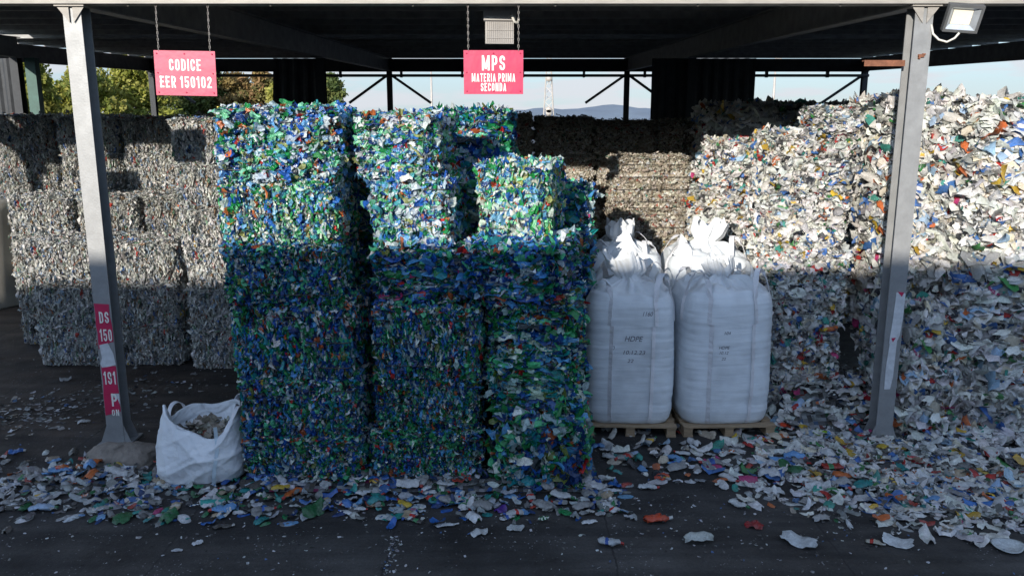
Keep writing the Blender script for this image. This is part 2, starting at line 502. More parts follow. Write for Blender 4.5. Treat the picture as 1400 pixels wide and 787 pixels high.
# ------------------------------------------------------------------ ground, hills
def ground_mat():
    m, nt, b = nodes_of('stained_yard_concrete')
    L = nt.links.new
    g = nt.nodes.new("ShaderNodeNewGeometry")
    sp = nt.nodes.new("ShaderNodeSeparateXYZ")
    L(g.outputs["Position"], sp.inputs[0])

    def noise(scale, detail=8, rough=.6, vec=None):
        n = nt.nodes.new("ShaderNodeTexNoise")
        n.inputs["Scale"].default_value = scale
        n.inputs["Detail"].default_value = detail
        n.inputs["Roughness"].default_value = rough
        L(vec if vec else g.outputs["Position"], n.inputs["Vector"])
        return n

    def ramp(inp, p0, p1, c0, c1):
        r = nt.nodes.new("ShaderNodeValToRGB")
        r.color_ramp.elements[0].position = p0
        r.color_ramp.elements[1].position = p1
        r.color_ramp.elements[0].color = (*c0, 1)
        r.color_ramp.elements[1].color = (*c1, 1)
        L(inp, r.inputs[0])
        return r

    def math_(op, a, bb=None, clamp=False):
        n = nt.nodes.new("ShaderNodeMath"); n.operation = op; n.use_clamp = clamp
        for i, x in enumerate((a, bb)):
            if x is None: continue
            if isinstance(x, (int, float)): n.inputs[i].default_value = x
            else: L(x, n.inputs[i])
        return n.outputs[0]

    def mix(f, a, c, mode='MIX'):
        n = nt.nodes.new("ShaderNodeMixRGB"); n.blend_type = mode
        for i, x in enumerate((f, a, c)):
            if isinstance(x, (int, float)): n.inputs[i].default_value = x
            elif isinstance(x, tuple): n.inputs[i].default_value = (*x, 1)
            else: L(x, n.inputs[i])
        return n.outputs[0]
    base = ramp(noise(0.9, 10, .65).outputs["Fac"], .35, .68, (0.025, 0.024, 0.023), (0.064, 0.062, 0.060))
    fine = ramp(noise(38, 6, .7).outputs["Fac"], .3, .75, (.65, .65, .65), (1.25, 1.25, 1.25))
    c = mix(1.0, base.outputs[0], fine.outputs[0], 'MULTIPLY')
    # brown soil tracked in on the left, behind the first post
    lx = math_('MULTIPLY', math_('ADD', sp.outputs[0], 3.2), -0.5, True)
    ly = math_('MULTIPLY', math_('SUBTRACT', sp.outputs[1], 7.8), 0.7, True)
    soil = math_('MULTIPLY', math_('MULTIPLY', lx, ly), ramp(noise(1.3).outputs["Fac"], .3, .6, (0.3,) * 3, (1,) * 3).outputs[0])
    c = mix(soil, c, (0.062, 0.046, 0.036))
    # tyre tracks: long streaks along x
    mpn = nt.nodes.new("ShaderNodeMapping")
    mpn.inputs["Scale"].default_value = (0.12, 1.6, 1)
    L(g.outputs["Position"], mpn.inputs[0])
    tr = ramp(noise(2.2, 6, .55, mpn.outputs[0]).outputs["Fac"], .42, .62, (.52, .52, .54), (1.3, 1.28, 1.26))
    c = mix(.75, c, tr.outputs[0], 'MULTIPLY')
    oil = ramp(noise(.55, 5, .5).outputs['Fac'], .52, .60, (1,) * 3, (.55, .54, .54))
    c = mix(.8, c, oil.outputs[0], 'MULTIPLY')
    # pale plastic dust specks
    vo = nt.nodes.new("ShaderNodeTexVoronoi"); vo.inputs["Scale"].default_value = 26
    L(g.outputs["Position"], vo.inputs["Vector"])
    sel = ramp(noise(2.4, 5).outputs["Fac"], .5, .64, (0,) * 3, (1,) * 3)
    spk = math_('MULTIPLY', math_('LESS_THAN', vo.outputs["Distance"], .16), sel.outputs[0])
    c = mix(math_('MULTIPLY', spk, .55), c, (0.40, 0.41, 0.42))
    # slab joints every 1.91 m, wandering a little
    wob = math_('MULTIPLY', math_('SUBTRACT', noise(5, 5).outputs["Fac"], .5), .06)
    fx = math_('ABSOLUTE', math_('SUBTRACT', math_('FRACT', math_('DIVIDE', math_('ADD', math_('ADD', sp.outputs[0], wob), 1.05 + 0.955 + 19.1), 1.91)), .5))
    jt = math_('LESS_THAN', fx, .0045)
    c = mix(math_('MULTIPLY', jt, .8), c, (0.016, 0.015, 0.015))
    L(c, b.inputs["Base Color"])
    rr = ramp(noise(3.0).outputs["Fac"], .35, .7, (.62,) * 3, (.95,) * 3)
    L(rr.outputs[0], b.inputs["Roughness"])
    b.inputs["Specular IOR Level"].default_value = 0.35
    bp = nt.nodes.new("ShaderNodeBump")
    bp.inputs["Strength"].default_value = .5; bp.inputs["Distance"].default_value = .02
    L(noise(22, 8, .7).outputs["Fac"], bp.inputs["Height"])
    L(bp.outputs[0], b.inputs["Normal"])
    return m


gm = MB()
gm.add([(-9000, -9000, 0), (9000, -9000, 0), (9000, 9000, 0), (-9000, 9000, 0)], [(0, 1, 2, 3)])
tag(gm.build('ground', ground_mat()), kind='structure')


def hills():
    rng = np.random.default_rng(4)
    nx, ny = 160, 10
    xs = np.linspace(-4500, 4500, nx)
    vs = []; fs = []
    key_x = [-4500, -1500, -900, -350, -60, 180, 330, 480, 720, 980, 1300, 2200, 4500]
    key_z = [30, 40, 48, 55, 66, 68, 64, 86, 88, 66, 40, 46, 30]
    ph = rng.uniform(0, 6.28, 8)
    for j in range(ny):
        t = j / (ny - 1)
        for i, x in enumerate(xs):
            zr = np.interp(x, key_x, key_z) + 3 * math.sin(x / 90 + ph[0]) + 2 * math.sin(x / 37 + ph[1]) + 1.2 * math.sin(x / 17 + ph[2])
            prof = math.sin(min(1, t * 1.5) * math.pi / 2) if t < .7 else 1 - (t - .7) * 1.5
            z = zr * prof * (1 + .08 * math.sin(x / 60 + 5 * t + ph[3])) - (2 if t == 0 else 0)
            vs.append((x, 4700 + 1100 * t + 60 * math.sin(x / 200 + ph[4]), z))
    for j in range(ny - 1):
        for i in range(nx - 1):
            a = j * nx + i
            fs.append((a, a + 1, a + nx + 1, a + nx))
    mb = MB(); mb.add(vs, fs, True)
    tag(mb.build('hills', mat('haze_blue_hills', (0.16, 0.20, 0.25), 1.0, 0, .1, .004)), kind='structure')  # blue-grey base colour stands in for the far haze


hills()

# ------------------------------------------------------------------ open shed
ROWS = [8.78, 19.75, 30.7]
COLX = [-13.13, -4.47, 4.19, 12.85]
SL = 0.027


def zr(y):            # underside of the rafters
    return 4.72 + SL * (y - 8.73)


shed = empty('open_shed', (0, 19.7, 0))
tag(shed, 'open sided steel shed with dark roof over all the stacked bales', 'shed')
S0 = Vector((0, 19.7, 0))


def sb(mb, name, m, par=None):
    """build with world coordinates under the shed"""
    o = mb.build(name, m, par if par is not None else shed)
    if par is None:
        o.location = -S0
    return o


# roof: corrugated sheet
rb = MB()
for xa, y0, y1 in ((-11.75, 8.45, 20.0), (-13.6, 20.0, 31.3)):
    xs = np.arange(xa, 13.35, 0.125)
    top = []
    for i, x in enumerate(xs):
        dz = 0.045 if (i // 2) % 2 else 0.0
        top.append((x + (.0 if i % 2 == 0 else -.02), dz))
    vs = []
    for (x, dz) in top:
        for y in (y0, y1):
            zz = zr(y) + .68 + dz
            vs += [(x, y, zz), (x, y, zz + .012)]
    fs = []
    for i in range(len(top) - 1):
        a = i * 4; b = a + 4
        fs += [(a, a + 2, b + 2, b), (a + 1, b + 1, b + 3, a + 3), (a, b, b + 1, a + 1), (a + 2, a + 3, b + 3, b + 2)]
    rb.add(vs, fs)
sb(rb, 'roof', M['roof'])
# purlins
for y in np.arange(9.9, 31, 1.31):
    mb = MB()
    zb = zr(y) + .46
    pl_, pc_ = (24.9, .75) if y < 20 else (26.6, -.12)
    mb.box((pc_, y, zb + .10), (pl_, .012, .2))
    mb.box((pc_, y + .03, zb + .006), (pl_, .06, .012))
    mb.box((pc_, y + .03, zb + .194), (pl_, .06, .012))
    sb(mb, 'purlin', M['steel_dark'])
# rafters (I section)
for x, ya, yb in [(-11.6, 8.9, 19.9), (-13.13, 19.9, 30.9)] + [(q, 8.9, 30.9) for q in COLX[1:]]:
    mb = MB()
    for zo, h, w in ((.0, .018, .18), (.44, .018, .18)):
        a = (x, ya, zr(ya) + zo + .009); b = (x, yb, zr(yb) + zo + .009)
        mb.bar(a, b, w, h)
    mb.bar((x, ya, zr(ya) + .229), (x, yb, zr(yb) + .229), .012, .42)
    sb(mb, 'rafter', M['steel_dark'])
# eave beam along the front
mb = MB()
ZE = 4.735
mb.box((.8, 8.70, ZE + .028), (25.1, .20, .055))
mb.box((.8, 8.74, ZE + .20), (25.1, .014, .29))
mb.box((.8, 8.70, ZE + .36), (25.1, .20, .03))
for x in np.arange(-11.1, 13, 1.44):
    mb.box((x, 8.665, ZE + .085), (.09, .12, .06))
    mb.tube([(x + .02, 8.66, ZE + .11), (x + .02, 8.66, ZE - .02)], .012, 6)
sb(mb, 'eave_beam', M['eave'])
mb = MB()
mb.box((.8, 8.55, ZE + .56), (25.1, .20, .36))  # fascia box, out of view, added to stop sun leaking under the roof
mb.box((-11.6, 8.55, ZE + .15), (.30, .24, .62))  # hanging end piece, out of view, shaped for its hooked shadow
sb(mb, 'shading_fascia', M['steel_dark'])
# back beam and pipe
mb = MB()
mb.box((-.15, 30.62, zr(30.6) + .20), (26.2, .14, .45))
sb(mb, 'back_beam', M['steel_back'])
mb = MB()
mb.tube([(-13.1, 30.45, zr(30.6) - .17), (12.9, 30.45, zr(30.6) - .17)], .05, 8)
for x in np.arange(-12.8, 13, 2.2):
    mb.box((x, 30.45, zr(30.6) - .11), (.08, .16, .26))
sb(mb, 'pipe', M['steel_back'])


def column(x, y, front):
    mb = MB()
    h = (ZE if front else zr(y)) - .02
    w, d = .185, .20
    zb = .02 if not front else .03
    mb.box((0, -d / 2 + .006, (h + zb) / 2), (w, .012, h - zb))
    mb.box((0, d / 2 - .006, (h + zb) / 2), (w, .012, h - zb))
    mb.box((0, 0, (h + zb) / 2), (.009, d - .024, h - zb))
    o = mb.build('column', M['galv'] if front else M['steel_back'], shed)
    o.location = Vector((x, y, 0)) - S0
    if front:
        m2 = MB()
        m2.box((0, 0, h + .011), (.30, .30, .022))
        for sx in (-1, 1):
            m2.add([(sx * .02, -.12, h - .16), (sx * .02, -.12, h), (sx * .14, -.12, h),
                    (sx * .02, -.11, h - .16), (sx * .02, -.11, h), (sx * .14, -.11, h)],
                   [(0, 1, 2), (3, 5, 4), (0, 3, 4, 1), (1, 4, 5, 2), (2, 5, 3, 0)])
        m2.build('cap_plate', M['eave'], o)
        m2 = MB()
        m2.box((0, 0, .02), (.36, .36, .022))
        for sx in (-1, 1):
            for yy in (-.09, .09):
                m2.add([(sx * .093, yy - .006, .031), (sx * .17, yy - .006, .031), (sx * .093, yy - .006, .23),
                        (sx * .093, yy + .006, .031), (sx * .17, yy + .006, .031), (sx * .093, yy + .006, .23)],
                       [(0, 1, 2), (3, 5, 4), (0, 3, 4, 1), (1, 4, 5, 2), (2, 5, 3, 0)])
        m2.build('base_plate', M['galv'], o)
    return o


cols = {}
for j, y in enumerate(ROWS):
    for i, x in enumerate(COLX):
        cols[(j, i)] = column(-11.6 if (i == 0 and j < 2) else x, y, j == 0)
cols[(0, 1)]["label"] = 'grey post with torn pink stickers on its lower half'
cols[(0, 2)]["label"] = 'grey post with torn white stickers and a rusty bracket'
# knee braces at back row
for i, x in enumerate(COLX):
    for sx in (-1, 1):
        if (i == 0 and sx < 0) or (i == 3 and sx > 0):
            continue
        mb = MB()
        zt = zr(30.6) - .15
        mb.bar((x + sx * .08, 30.7, zt), (x + sx * 1.5, 30.7, zt - .98), .07, .09)
        sb(mb, 'brace', M['steel_back'])
# hanging corrugated cladding in the middle row
def corr_panel(x0, x1, z0, z1, y, lean=0.0):
    mb = MB()
    n = int((x1 - x0) / .06)
    vs = []; fs = []
    for i in range(n + 1):
        x = x0 + (x1 - x0) * i / n
        dy = .04 * ((i // 2) % 2)
        for z, q in ((z0, lean), (z1, 0)):
            vs += [(x - q * (1 - i / n), y + dy, z), (x - q * (1 - i / n), y + dy + .006, z)]
    for i in range(n):
        a = i * 4; b = a + 4
        fs += [(a, b, b + 2, a + 2), (a + 1, a + 3, b + 3, b + 1), (a, a + 1, b + 1, b), (a + 2, b + 2, b + 3, a + 3)]
    mb.add(vs, fs)
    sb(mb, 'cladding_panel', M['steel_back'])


corr_panel(-5.62, -4.58, 3.2, 5.0, 19.9, .12)
corr_panel(3.30, 5.75, 3.0, 5.0, 19.9)
corr_panel(-13.9, -11.55, 3.0, 5.0, 19.9)
mb = MB(); mb.box((-11.28, 19.85, 2.5), (.24, .2, 5.0))
sb(mb, 'wall_stud', M['green_steel'])
# rusty bracket on the right post, cable clip
mb = MB()
mb.box((-.34, -.02, 4.19), (.42, .06, .012)); mb.box((-.34, -.052, 4.165), (.42, .006, .06))
mb.build('bracket', M['rust'], cols[(0, 2)])
mb = MB()
mb.box((.0, -.112, 4.235), (.06, .02, .03)); mb.box((.025, -.116, 4.25), (.03, .02, .015)); mb.box((-.02, -.116, 4.22), (.02, .02, .03))
mb.build('clamp', M['rust'], cols[(0, 2)])


# ---- text
def text_mesh(body, w, h, bold=0.0, ext=0.0015):
    """lettering fitted to width w and height h, in the x-z plane facing -y"""
    cu = bpy.data.curves.new('lettering', 'FONT')
    cu.body = body
    cu.align_x = 'CENTER'
    cu.offset = bold
    cu.extrude = 0.0
    cu.resolution_u = 4
    ob = bpy.data.objects.new('lettering', cu)
    COL.objects.link(ob)
    dg = bpy.context.evaluated_depsgraph_get()
    me = bpy.data.meshes.new_from_object(ob.evaluated_get(dg))
    bpy.data.objects.remove(ob)
    n = len(me.vertices)
    co = np.zeros(n * 3); me.vertices.foreach_get('co', co)
    co = co.reshape(-1, 3)
    mn, mxx = co.min(0), co.max(0)
    out = np.zeros_like(co)
    out[:, 0] = ((co[:, 0] - mn[0]) / (mxx[0] - mn[0]) - .5) * w
    out[:, 2] = ((co[:, 1] - mn[1]) / (mxx[1] - mn[1]) - .5) * h
    faces = [tuple(p.vertices) for p in me.polygons]
    bpy.data.meshes.remove(me)
    return out, faces


def arc(cx, cy, rx, ry, a0, a1, n=9):
    return [(cx + rx * math.cos(R(a0 + (a1 - a0) * k / n)), cy + ry * math.sin(R(a0 + (a1 - a0) * k / n))) for k in range(n + 1)]


ST = .14            # stroke width for a letter one unit high
CX0, CX1 = .10, .36  # stroke centre lines of a condensed letter
GLYPH = {
    'I': (.20, [[(.10, 0), (.10, 1)]]),
    '1': (.30, [[(.02, .74), (.09, .79), (.17, .93)], [(.19, 0), (.19, 1)]]),
    'E': (.42, [[(.10, 0), (.10, 1)], [(.0, .91), (.40, .91)], [(.0, .51), (.36, .51)], [(.0, .09), (.40, .09)]]),
    'T': (.44, [[(.22, 0), (.22, 1)], [(0, .91), (.44, .91)]]),
    'N': (.50, [[(.10, 0), (.10, 1)], [(.40, 0), (.40, 1)], [(.12, .98), (.38, .02)]]),
    'M': (.62, [[(.10, 0), (.10, 1)], [(.52, 0), (.52, 1)], [(.11, .98), (.31, .10)], [(.51, .98), (.31, .10)]]),
    'A': (.50, [[(.09, 0), (.25, .95)], [(.41, 0), (.25, .95)], [(.14, .26), (.36, .26)]]),
    'O': (.46, [arc(.23, .73, .13, .18, 0, 180) + arc(.23, .27, .13, .18, 180, 360) + [(.36, .73)]]),
    'C': (.46, [[(.36, .64)] + arc(.23, .73, .13, .18, 0, 180) + arc(.23, .27, .13, .18, 180, 360) + [(.36, .36)]]),
    'D': (.46, [[(.10, 0), (.10, 1)], [(.04, .91), (.2, .91)] + arc(.22, .73, .14, .18, 90, 0) + arc(.22, .27, .14, .18, 0, -90) + [(.04, .09)]]),
    'P': (.46, [[(.10, 0), (.10, 1)], [(.04, .91), (.2, .91)] + arc(.22, .76, .14, .15, 90, 0, 6) + arc(.22, .58, .14, .15, 0, -90, 6) + [(.06, .43)]]),
    'R': (.46, [[(.10, 0), (.10, 1)], [(.04, .91), (.2, .91)] + arc(.22, .77, .14, .14, 90, 0, 6) + arc(.22, .61, .14, .14, 0, -90, 6) + [(.06, .47)], [(.20, .46), (.38, 0)]]),
    'S': (.46, [[(.36, .68)] + arc(.23, .76, .13, .15, 0, 180) + arc(.23, .66, .13, .15, 180, 235, 4) + arc(.23, .30, .13, .18, 55, 0, 4) + arc(.23, .24, .13, .15, 0, -180) + [(.10, .33)]]),
    '2': (.46, [[(.10, .66)] + arc(.23, .76, .13, .15, 180, 0) + [(.35, .62), (.10, .16), (.10, .09), (.44, .09)]]),
    '5': (.46, [[(.42, .91), (.11, .91), (.10, .52), (.16, .57)] + arc(.24, .44, .12, .15, 90, 0, 5) + arc(.23, .24, .13, .15, 0, -180) + [(.10, .30)]]),
    '9': (.46, [arc(.23, .62, .13, .15, 0, -180, 8) + arc(.23, .76, .13, .15, 180, 0, 8) + [(.36, .30)] + arc(.23, .24, .13, .15, 0, -180, 8) + [(.10, .30)]]),
}
GLYPH['0'] = GLYPH['O']


def ribbon(pts, wd):
    n = len(pts)
    P = [Vector((p[0], p[1])) for p in pts]
    lf, rt = [], []
    for i in range(n):
        a = P[i] - P[i - 1] if i > 0 else P[1] - P[0]
        b = P[i + 1] - P[i] if i < n - 1 else P[n - 1] - P[n - 2]
        a.normalize(); b.normalize()
        t = a + b
        if t.length < 1e-4: t = a.copy()
        t.normalize()
        nn = Vector((-t.y, t.x))
        k = 1 / max(.55, nn.dot(Vector((-a.y, a.x))))
        lf.append(P[i] + nn * wd / 2 * k); rt.append(P[i] - nn * wd / 2 * k)
    return lf, rt


def lettering(parent, body, w, h, x, y, z, material, bold=.0, st=ST):
    """condensed stroke capitals w wide and h high, centred at x, z, facing -y"""
    adv = 0.0; strokes = []
    for ch in body:
        if ch == ' ':
            adv += .26; continue
        gw, sts = GLYPH[ch]
        for q in sts: strokes.append([(px_ + adv, py_) for px_, py_ in q])
        adv += gw + .10
    tot = adv - .10
    mb = MB()
    for k, q in enumerate(strokes):
        lf, rt = ribbon(q, st)
        yy = y - .0003 * (k % 4)
        vs = [(x + (p.x / tot - .5) * w, yy, z + (p.y - .5) * h) for p in lf] + [(x + (p.x / tot - .5) * w, yy, z + (p.y - .5) * h) for p in rt]
        n = len(lf)
        mb.add(vs, [(i, n + i, n + i + 1, i + 1) for i in range(n - 1)])
    return mb.build('lettering', material, parent)


# ---- stickers on posts
def sticker(parent, pts, m, y=-.1035):
    """ragged flat piece, outline in x-z on the post's front flange"""
    mb = MB()
    n = len(pts)
    if parent is cols[(0, 1)]:
        pts = [(x, .35 + (z - .19) * .938) for x, z in pts]
    vs = [(x, y, z) for x, z in pts] + [(x, y + .002, z) for x, z in pts]
    fs = [tuple(range(n)), tuple(range(2 * n - 1, n - 1, -1))] + [(i, i + n, (i + 1) % n + n, (i + 1) % n) for i in range(n)]
    mb.add(vs, fs)
    return mb.build('sticker', m, parent)


pL = cols[(0, 1)]
sticker(pL, [(-.088, 1.56), (.075, 1.55), (.07, 1.42), (.088, 1.28), (.085, 1.10), (.04, 1.09), (.02, 1.07), (-.03, 1.05), (-.086, 1.01), (-.08, 1.2), (-.09, 1.3), (-.082, 1.43)], M['pink'])
sticker(pL, [(-.075, 1.06), (.02, 1.085), (.07, .96), (.086, .82), (.02, .80), (-.07, .785), (-.085, .83), (-.06, .9)], M['torn_white'], -.1050)
sticker(pL, [(-.08, .82), (.085, .80), (.08, .6), (.088, .47), (-.086, .45), (-.075, .6)], M['pink'])
sticker(pL, [(-.04, .47), (.088, .46), (.085, .2 + .14), (-.03, .33)], M['torn_white'])
sticker(pL, [(-.086, .46), (.0, .47), (.01, .43), (.07, .39), (.088, .30), (.085, .08 + .16), (-.086, .19)], M['pink'], -.1052)
for t, w, h, z, x in (('DS', .11, .13, 1.48, .01), ('150', .135, .14, 1.28, .012), ('191', .135, .15, .79, .005), ('P', .07, .15, .535, .03), ('ON', .085, .075, .39 - .005, .03)):
    lettering(pL, t, w, h, x, -.1085, z, M['white_letter'])
pR = cols[(0, 2)]
sticker(pR, [(-.01, 1.76), (.088, 1.75), (.085, 1.45), (.07, 1.28), (.055, 1.23), (.04, 1.20), (-.04, 1.18), (-.02, 1.5)], M['torn_white'])
sticker(pR, [(-.03, 1.21), (.045, 1.21), (.04, .8), (.02, .66), (-.045, .655), (-.05, .9)], M['torn_white'], -.1047)
sticker(pR, [(.0, 1.765), (.07, 1.757), (.05, 1.71)], M['pink'], -.106)
sticker(pR, [(-.02, 1.245), (.03, 1.25), (.0, 1.20)], M['pink'], -.106)


# footing under left post (a lump of concrete)
def lump(name, c, size, seed, m, parent=None):
    rng = np.random.default_rng(seed)
    nu, nv = 28, 12
    vs = []; fs = []
    ph = rng.uniform(0, 6.28, 12)
    for j in range(nv + 1):
        t = j / nv
        for i in range(nu):
            a = 2 * math.pi * i / nu
            rad = (1 - t ** 3.2) ** .5 if t < 1 else 0.0
            k = 1 + rng.normal(0, .022) + .08 * math.sin(3 * a + ph[0]) + .06 * math.sin(5 * a + ph[1] + 3 * t) + .04 * math.sin(9 * a + ph[2] + 6 * t)
            ca, sa = math.cos(a), math.sin(a)
            ex = 1 / max(abs(ca), abs(sa)) * .35 + .65
            zz = t * size[2] * (1 + rng.normal(0, .03) + .10 * math.sin(2 * a + ph[3]))
            vs.append((c[0] + ca * ex * rad * k * size[0] / 2, c[1] + sa * ex * rad * k * size[1] / 2, c[2] + zz - .01))
    for j in range(nv):
        for i in range(nu):
            fs.append((j * nu + i, j * nu + (i + 1) % nu, (j + 1) * nu + (i + 1) % nu, (j + 1) * nu + i))
    mb = MB(); mb.add(vs, fs, True)
    return mb.build(name, m, parent)


o = lump('concrete_footing', (0, 0, 0), (.74, .50, .19), 5, M['concrete'])
o.location = (-4.18, 8.26, 0)
tag(o, 'rounded brown concrete footing lump at the foot of the stickered left post', 'footing')

# warehouse across the yard, behind the camera, whose roofline shades the lower half of the view
wh = empty('warehouse', (-10, -20, 0))
tag(wh, 'long clad warehouse across the yard facing the open shed', 'building')
WZ = 2.08 + (8.73 + 14.0) * 0.287
mb = MB()
mb.box((0, 0, WZ / 2), (130, 12, WZ))
mb.build('wall', M['clad'], wh)
mb = MB(); mb.box((0, 0, WZ + .0), (130.3, 12.0, .10)); mb.build('roof', M['steel_dark'], wh)
for k in range(-4, 5):
    mb = MB(); mb.box((k * 13, 6.03, 2.3), (5, .08, 4.6)); mb.build('roller_door', M['lamp_grey'], wh)


# ------------------------------------------------------------------ signs, lamps
def chain(parent, x, z0, z1, y=0.0):
    mb = MB()
    n = max(3, int(round((z1 - z0) / .032)))
    for k in range(n):
        zc = z0 + (k + .5) * (z1 - z0) / n
        hl = (z1 - z0) / n * .62
        pts = []
        for q in range(10):
            a = 2 * math.pi * q / 10
            dx = .0075 * math.cos(a); dz = hl * math.sin(a)
            pts.append((x + dx, y, zc + dz) if k % 2 else (x, y + dx, zc + dz))
        mb.tube(pts, .0032, 5, closed=True)
    return mb.build('chain', M['chain'], parent)


def sign(xc, zc, w, h, lines, label, tilt=0.0):
    s = empty('hanging_sign', (xc, 8.655, zc - h / 2))
    tag(s, label, 'sign', 'pink signs hanging from the eave beam')
    mb = MB()
    mb.box((0, 0, h / 2), (w, .012, h))
    for sx in (-1, 1):
        chain(s, sx * w * .42, h - .01, 4.735 - (zc - h / 2))
    for sx in (-1, 0, 1):
        for zz in (.03, h / 2, h - .03):
            if sx == 0 and zz == h / 2: continue
            mb.tube([(sx * (w / 2 - .03), -.005, zz), (sx * (w / 2 - .03), -.011, zz)], .008, 8)
    mb.build('sign_panel', M['pink'], s)
    for (t, tw, th, tz) in lines:
        lettering(s, t, tw, th, 0, -.0085, tz, M['white_letter'], .028)
    s.rotation_euler = (0, R(tilt), 0)
    return s


sign(-3.355, 4.06, .625, .445, [('CODICE', .33, .118, .305), ('EER 150102', .535, .118, .135)],
     'pink hanging sign lettered CODICE EER 150102, nearer the left post', 1.0)
sign(-.19, 4.07, .61, .435, [('MPS', .245, .15, .31), ('MATERIA PRIMA', .45, .085, .165), ('SECONDA', .265, .085, .07)],
     'pink hanging sign lettered MPS MATERIA PRIMA SECONDA', 0)
for x in (-8.8, -5.72):
    sign(x, 4.06, .62, .44, [], 'plain pink sign hanging from the eave in the bay left of the stickered post')


def lamp_housing(x, y, z, label, rz=0.0):
    s = empty('lamp_housing', (x, y, z), rz)
    tag(s, label, 'lamp', 'grey lamp housings under the eave')
    mb = MB()
    mb.box((0, 0, .18), (.30, .10, .235))
    for k in range(14):
        mb.box((-.13 + k * .02, -.052, .18), (.006, .012, .21))
    for zz in (.12, .2):
        mb.box((0, -.056, zz), (.28, .01, .006))
    mb.build('louvred_box', M['lamp_grey'], s)
    mb = MB()
    mb.box((0, -.01, .345), (.335, .14, .10)); mb.box((0, .0, .41), (.12, .09, .05))
    mb.build('gear_box', M['lamp_grey'], s)
    mb = MB()
    pts = [(.12, -.09, .36), (.13, -.12, .33), (.15, -.125, .28), (.18, -.11, .265), (.20, -.08, .30), (.19, -.06, .37)]
    mb.tube(pts, .014, 8)
    mb.build('cable', M['cable'], s)
    mb = MB(); mb.box((.17, -.04, .37), (.012, .05, .16)); mb.box((0, .04, .52), (.06, .012, .25))
    mb.build('mounting_arm', M['steel_dark'], s)
    return s


lamp_housing(-.135, 9.05, 4.32, 'grey louvred lamp housing with looped white cable above the MPS sign', R(4))
lamp_housing(-8.72, 9.05, 4.32, 'grey louvred lamp housing beyond the left edge of the bay', R(4))


def floodlight(x, y, z):
    s = empty('floodlight', (x, y, z))
    tag(s, 'square grey floodlight with pale reflector fixed beside the right post', 'floodlight')
    q = empty('lamp_head', (0, 0, 0))
    q.parent = s
    q.rotation_euler = (R(24), R(5), R(-10))
    w, h = .33, .27
    mb = MB()
    mb.box((0, .03, 0), (w, .03, h))
    for sx in (-1, 1):
        mb.box((sx * (w / 2 - .012), -.01, 0), (.024, .05, h))
        mb.box((0, -.01, sx * (h / 2 - .012)), (w - .048, .05, .024))
    hb = mb.build('housing', M['lamp_dark'], q)
    a, b = .148, .118; c, d = .095, .07
    mb = MB()
    mb.add([(-a, -.024, -b), (a, -.024, -b), (a, -.024, b), (-a, -.024, b), (-c - .01, .012, -d), (c - .01, .012, -d), (c - .01, .012, d + .01), (-c - .01, .012, d + .01)],
           [(0, 1, 5, 4), (1, 2, 6, 5), (2, 3, 7, 6), (3, 0, 4, 7)])
    mb.build('reflector', mat('brushed_reflector', (.62, .66, .70), .35, .6, .1, 12), q)
    mb = MB(); mb.box((-.01, .012, .005), (2 * c - .006, .006, 2 * d + .004))
    mb.build('led_panel', mat('pale_led_panel', (.82, .78, .66), .5, 0, .04, 20), q)
    mb = MB()
    mb.box((-.12, .07, .16), (.03, .05, .02)); mb.box((.12, .07, .16), (.03, .05, .02)); mb.box((0, .09, .175), (.28, .02, .02))
    mb.build('mounting_arm', M['lamp_dark'], s)
    mb = MB()
    mb.tube([(-.02, .0, -.14), (-.05, .02, -.19), (-.11, .05, -.225), (-.18, .08, -.20), (-.235, .10, -.14), (-.25, .12, -.05)], .011, 8)
    mb.build('cable', M['cable'], s)


floodlight(4.52, 8.56, 4.59)

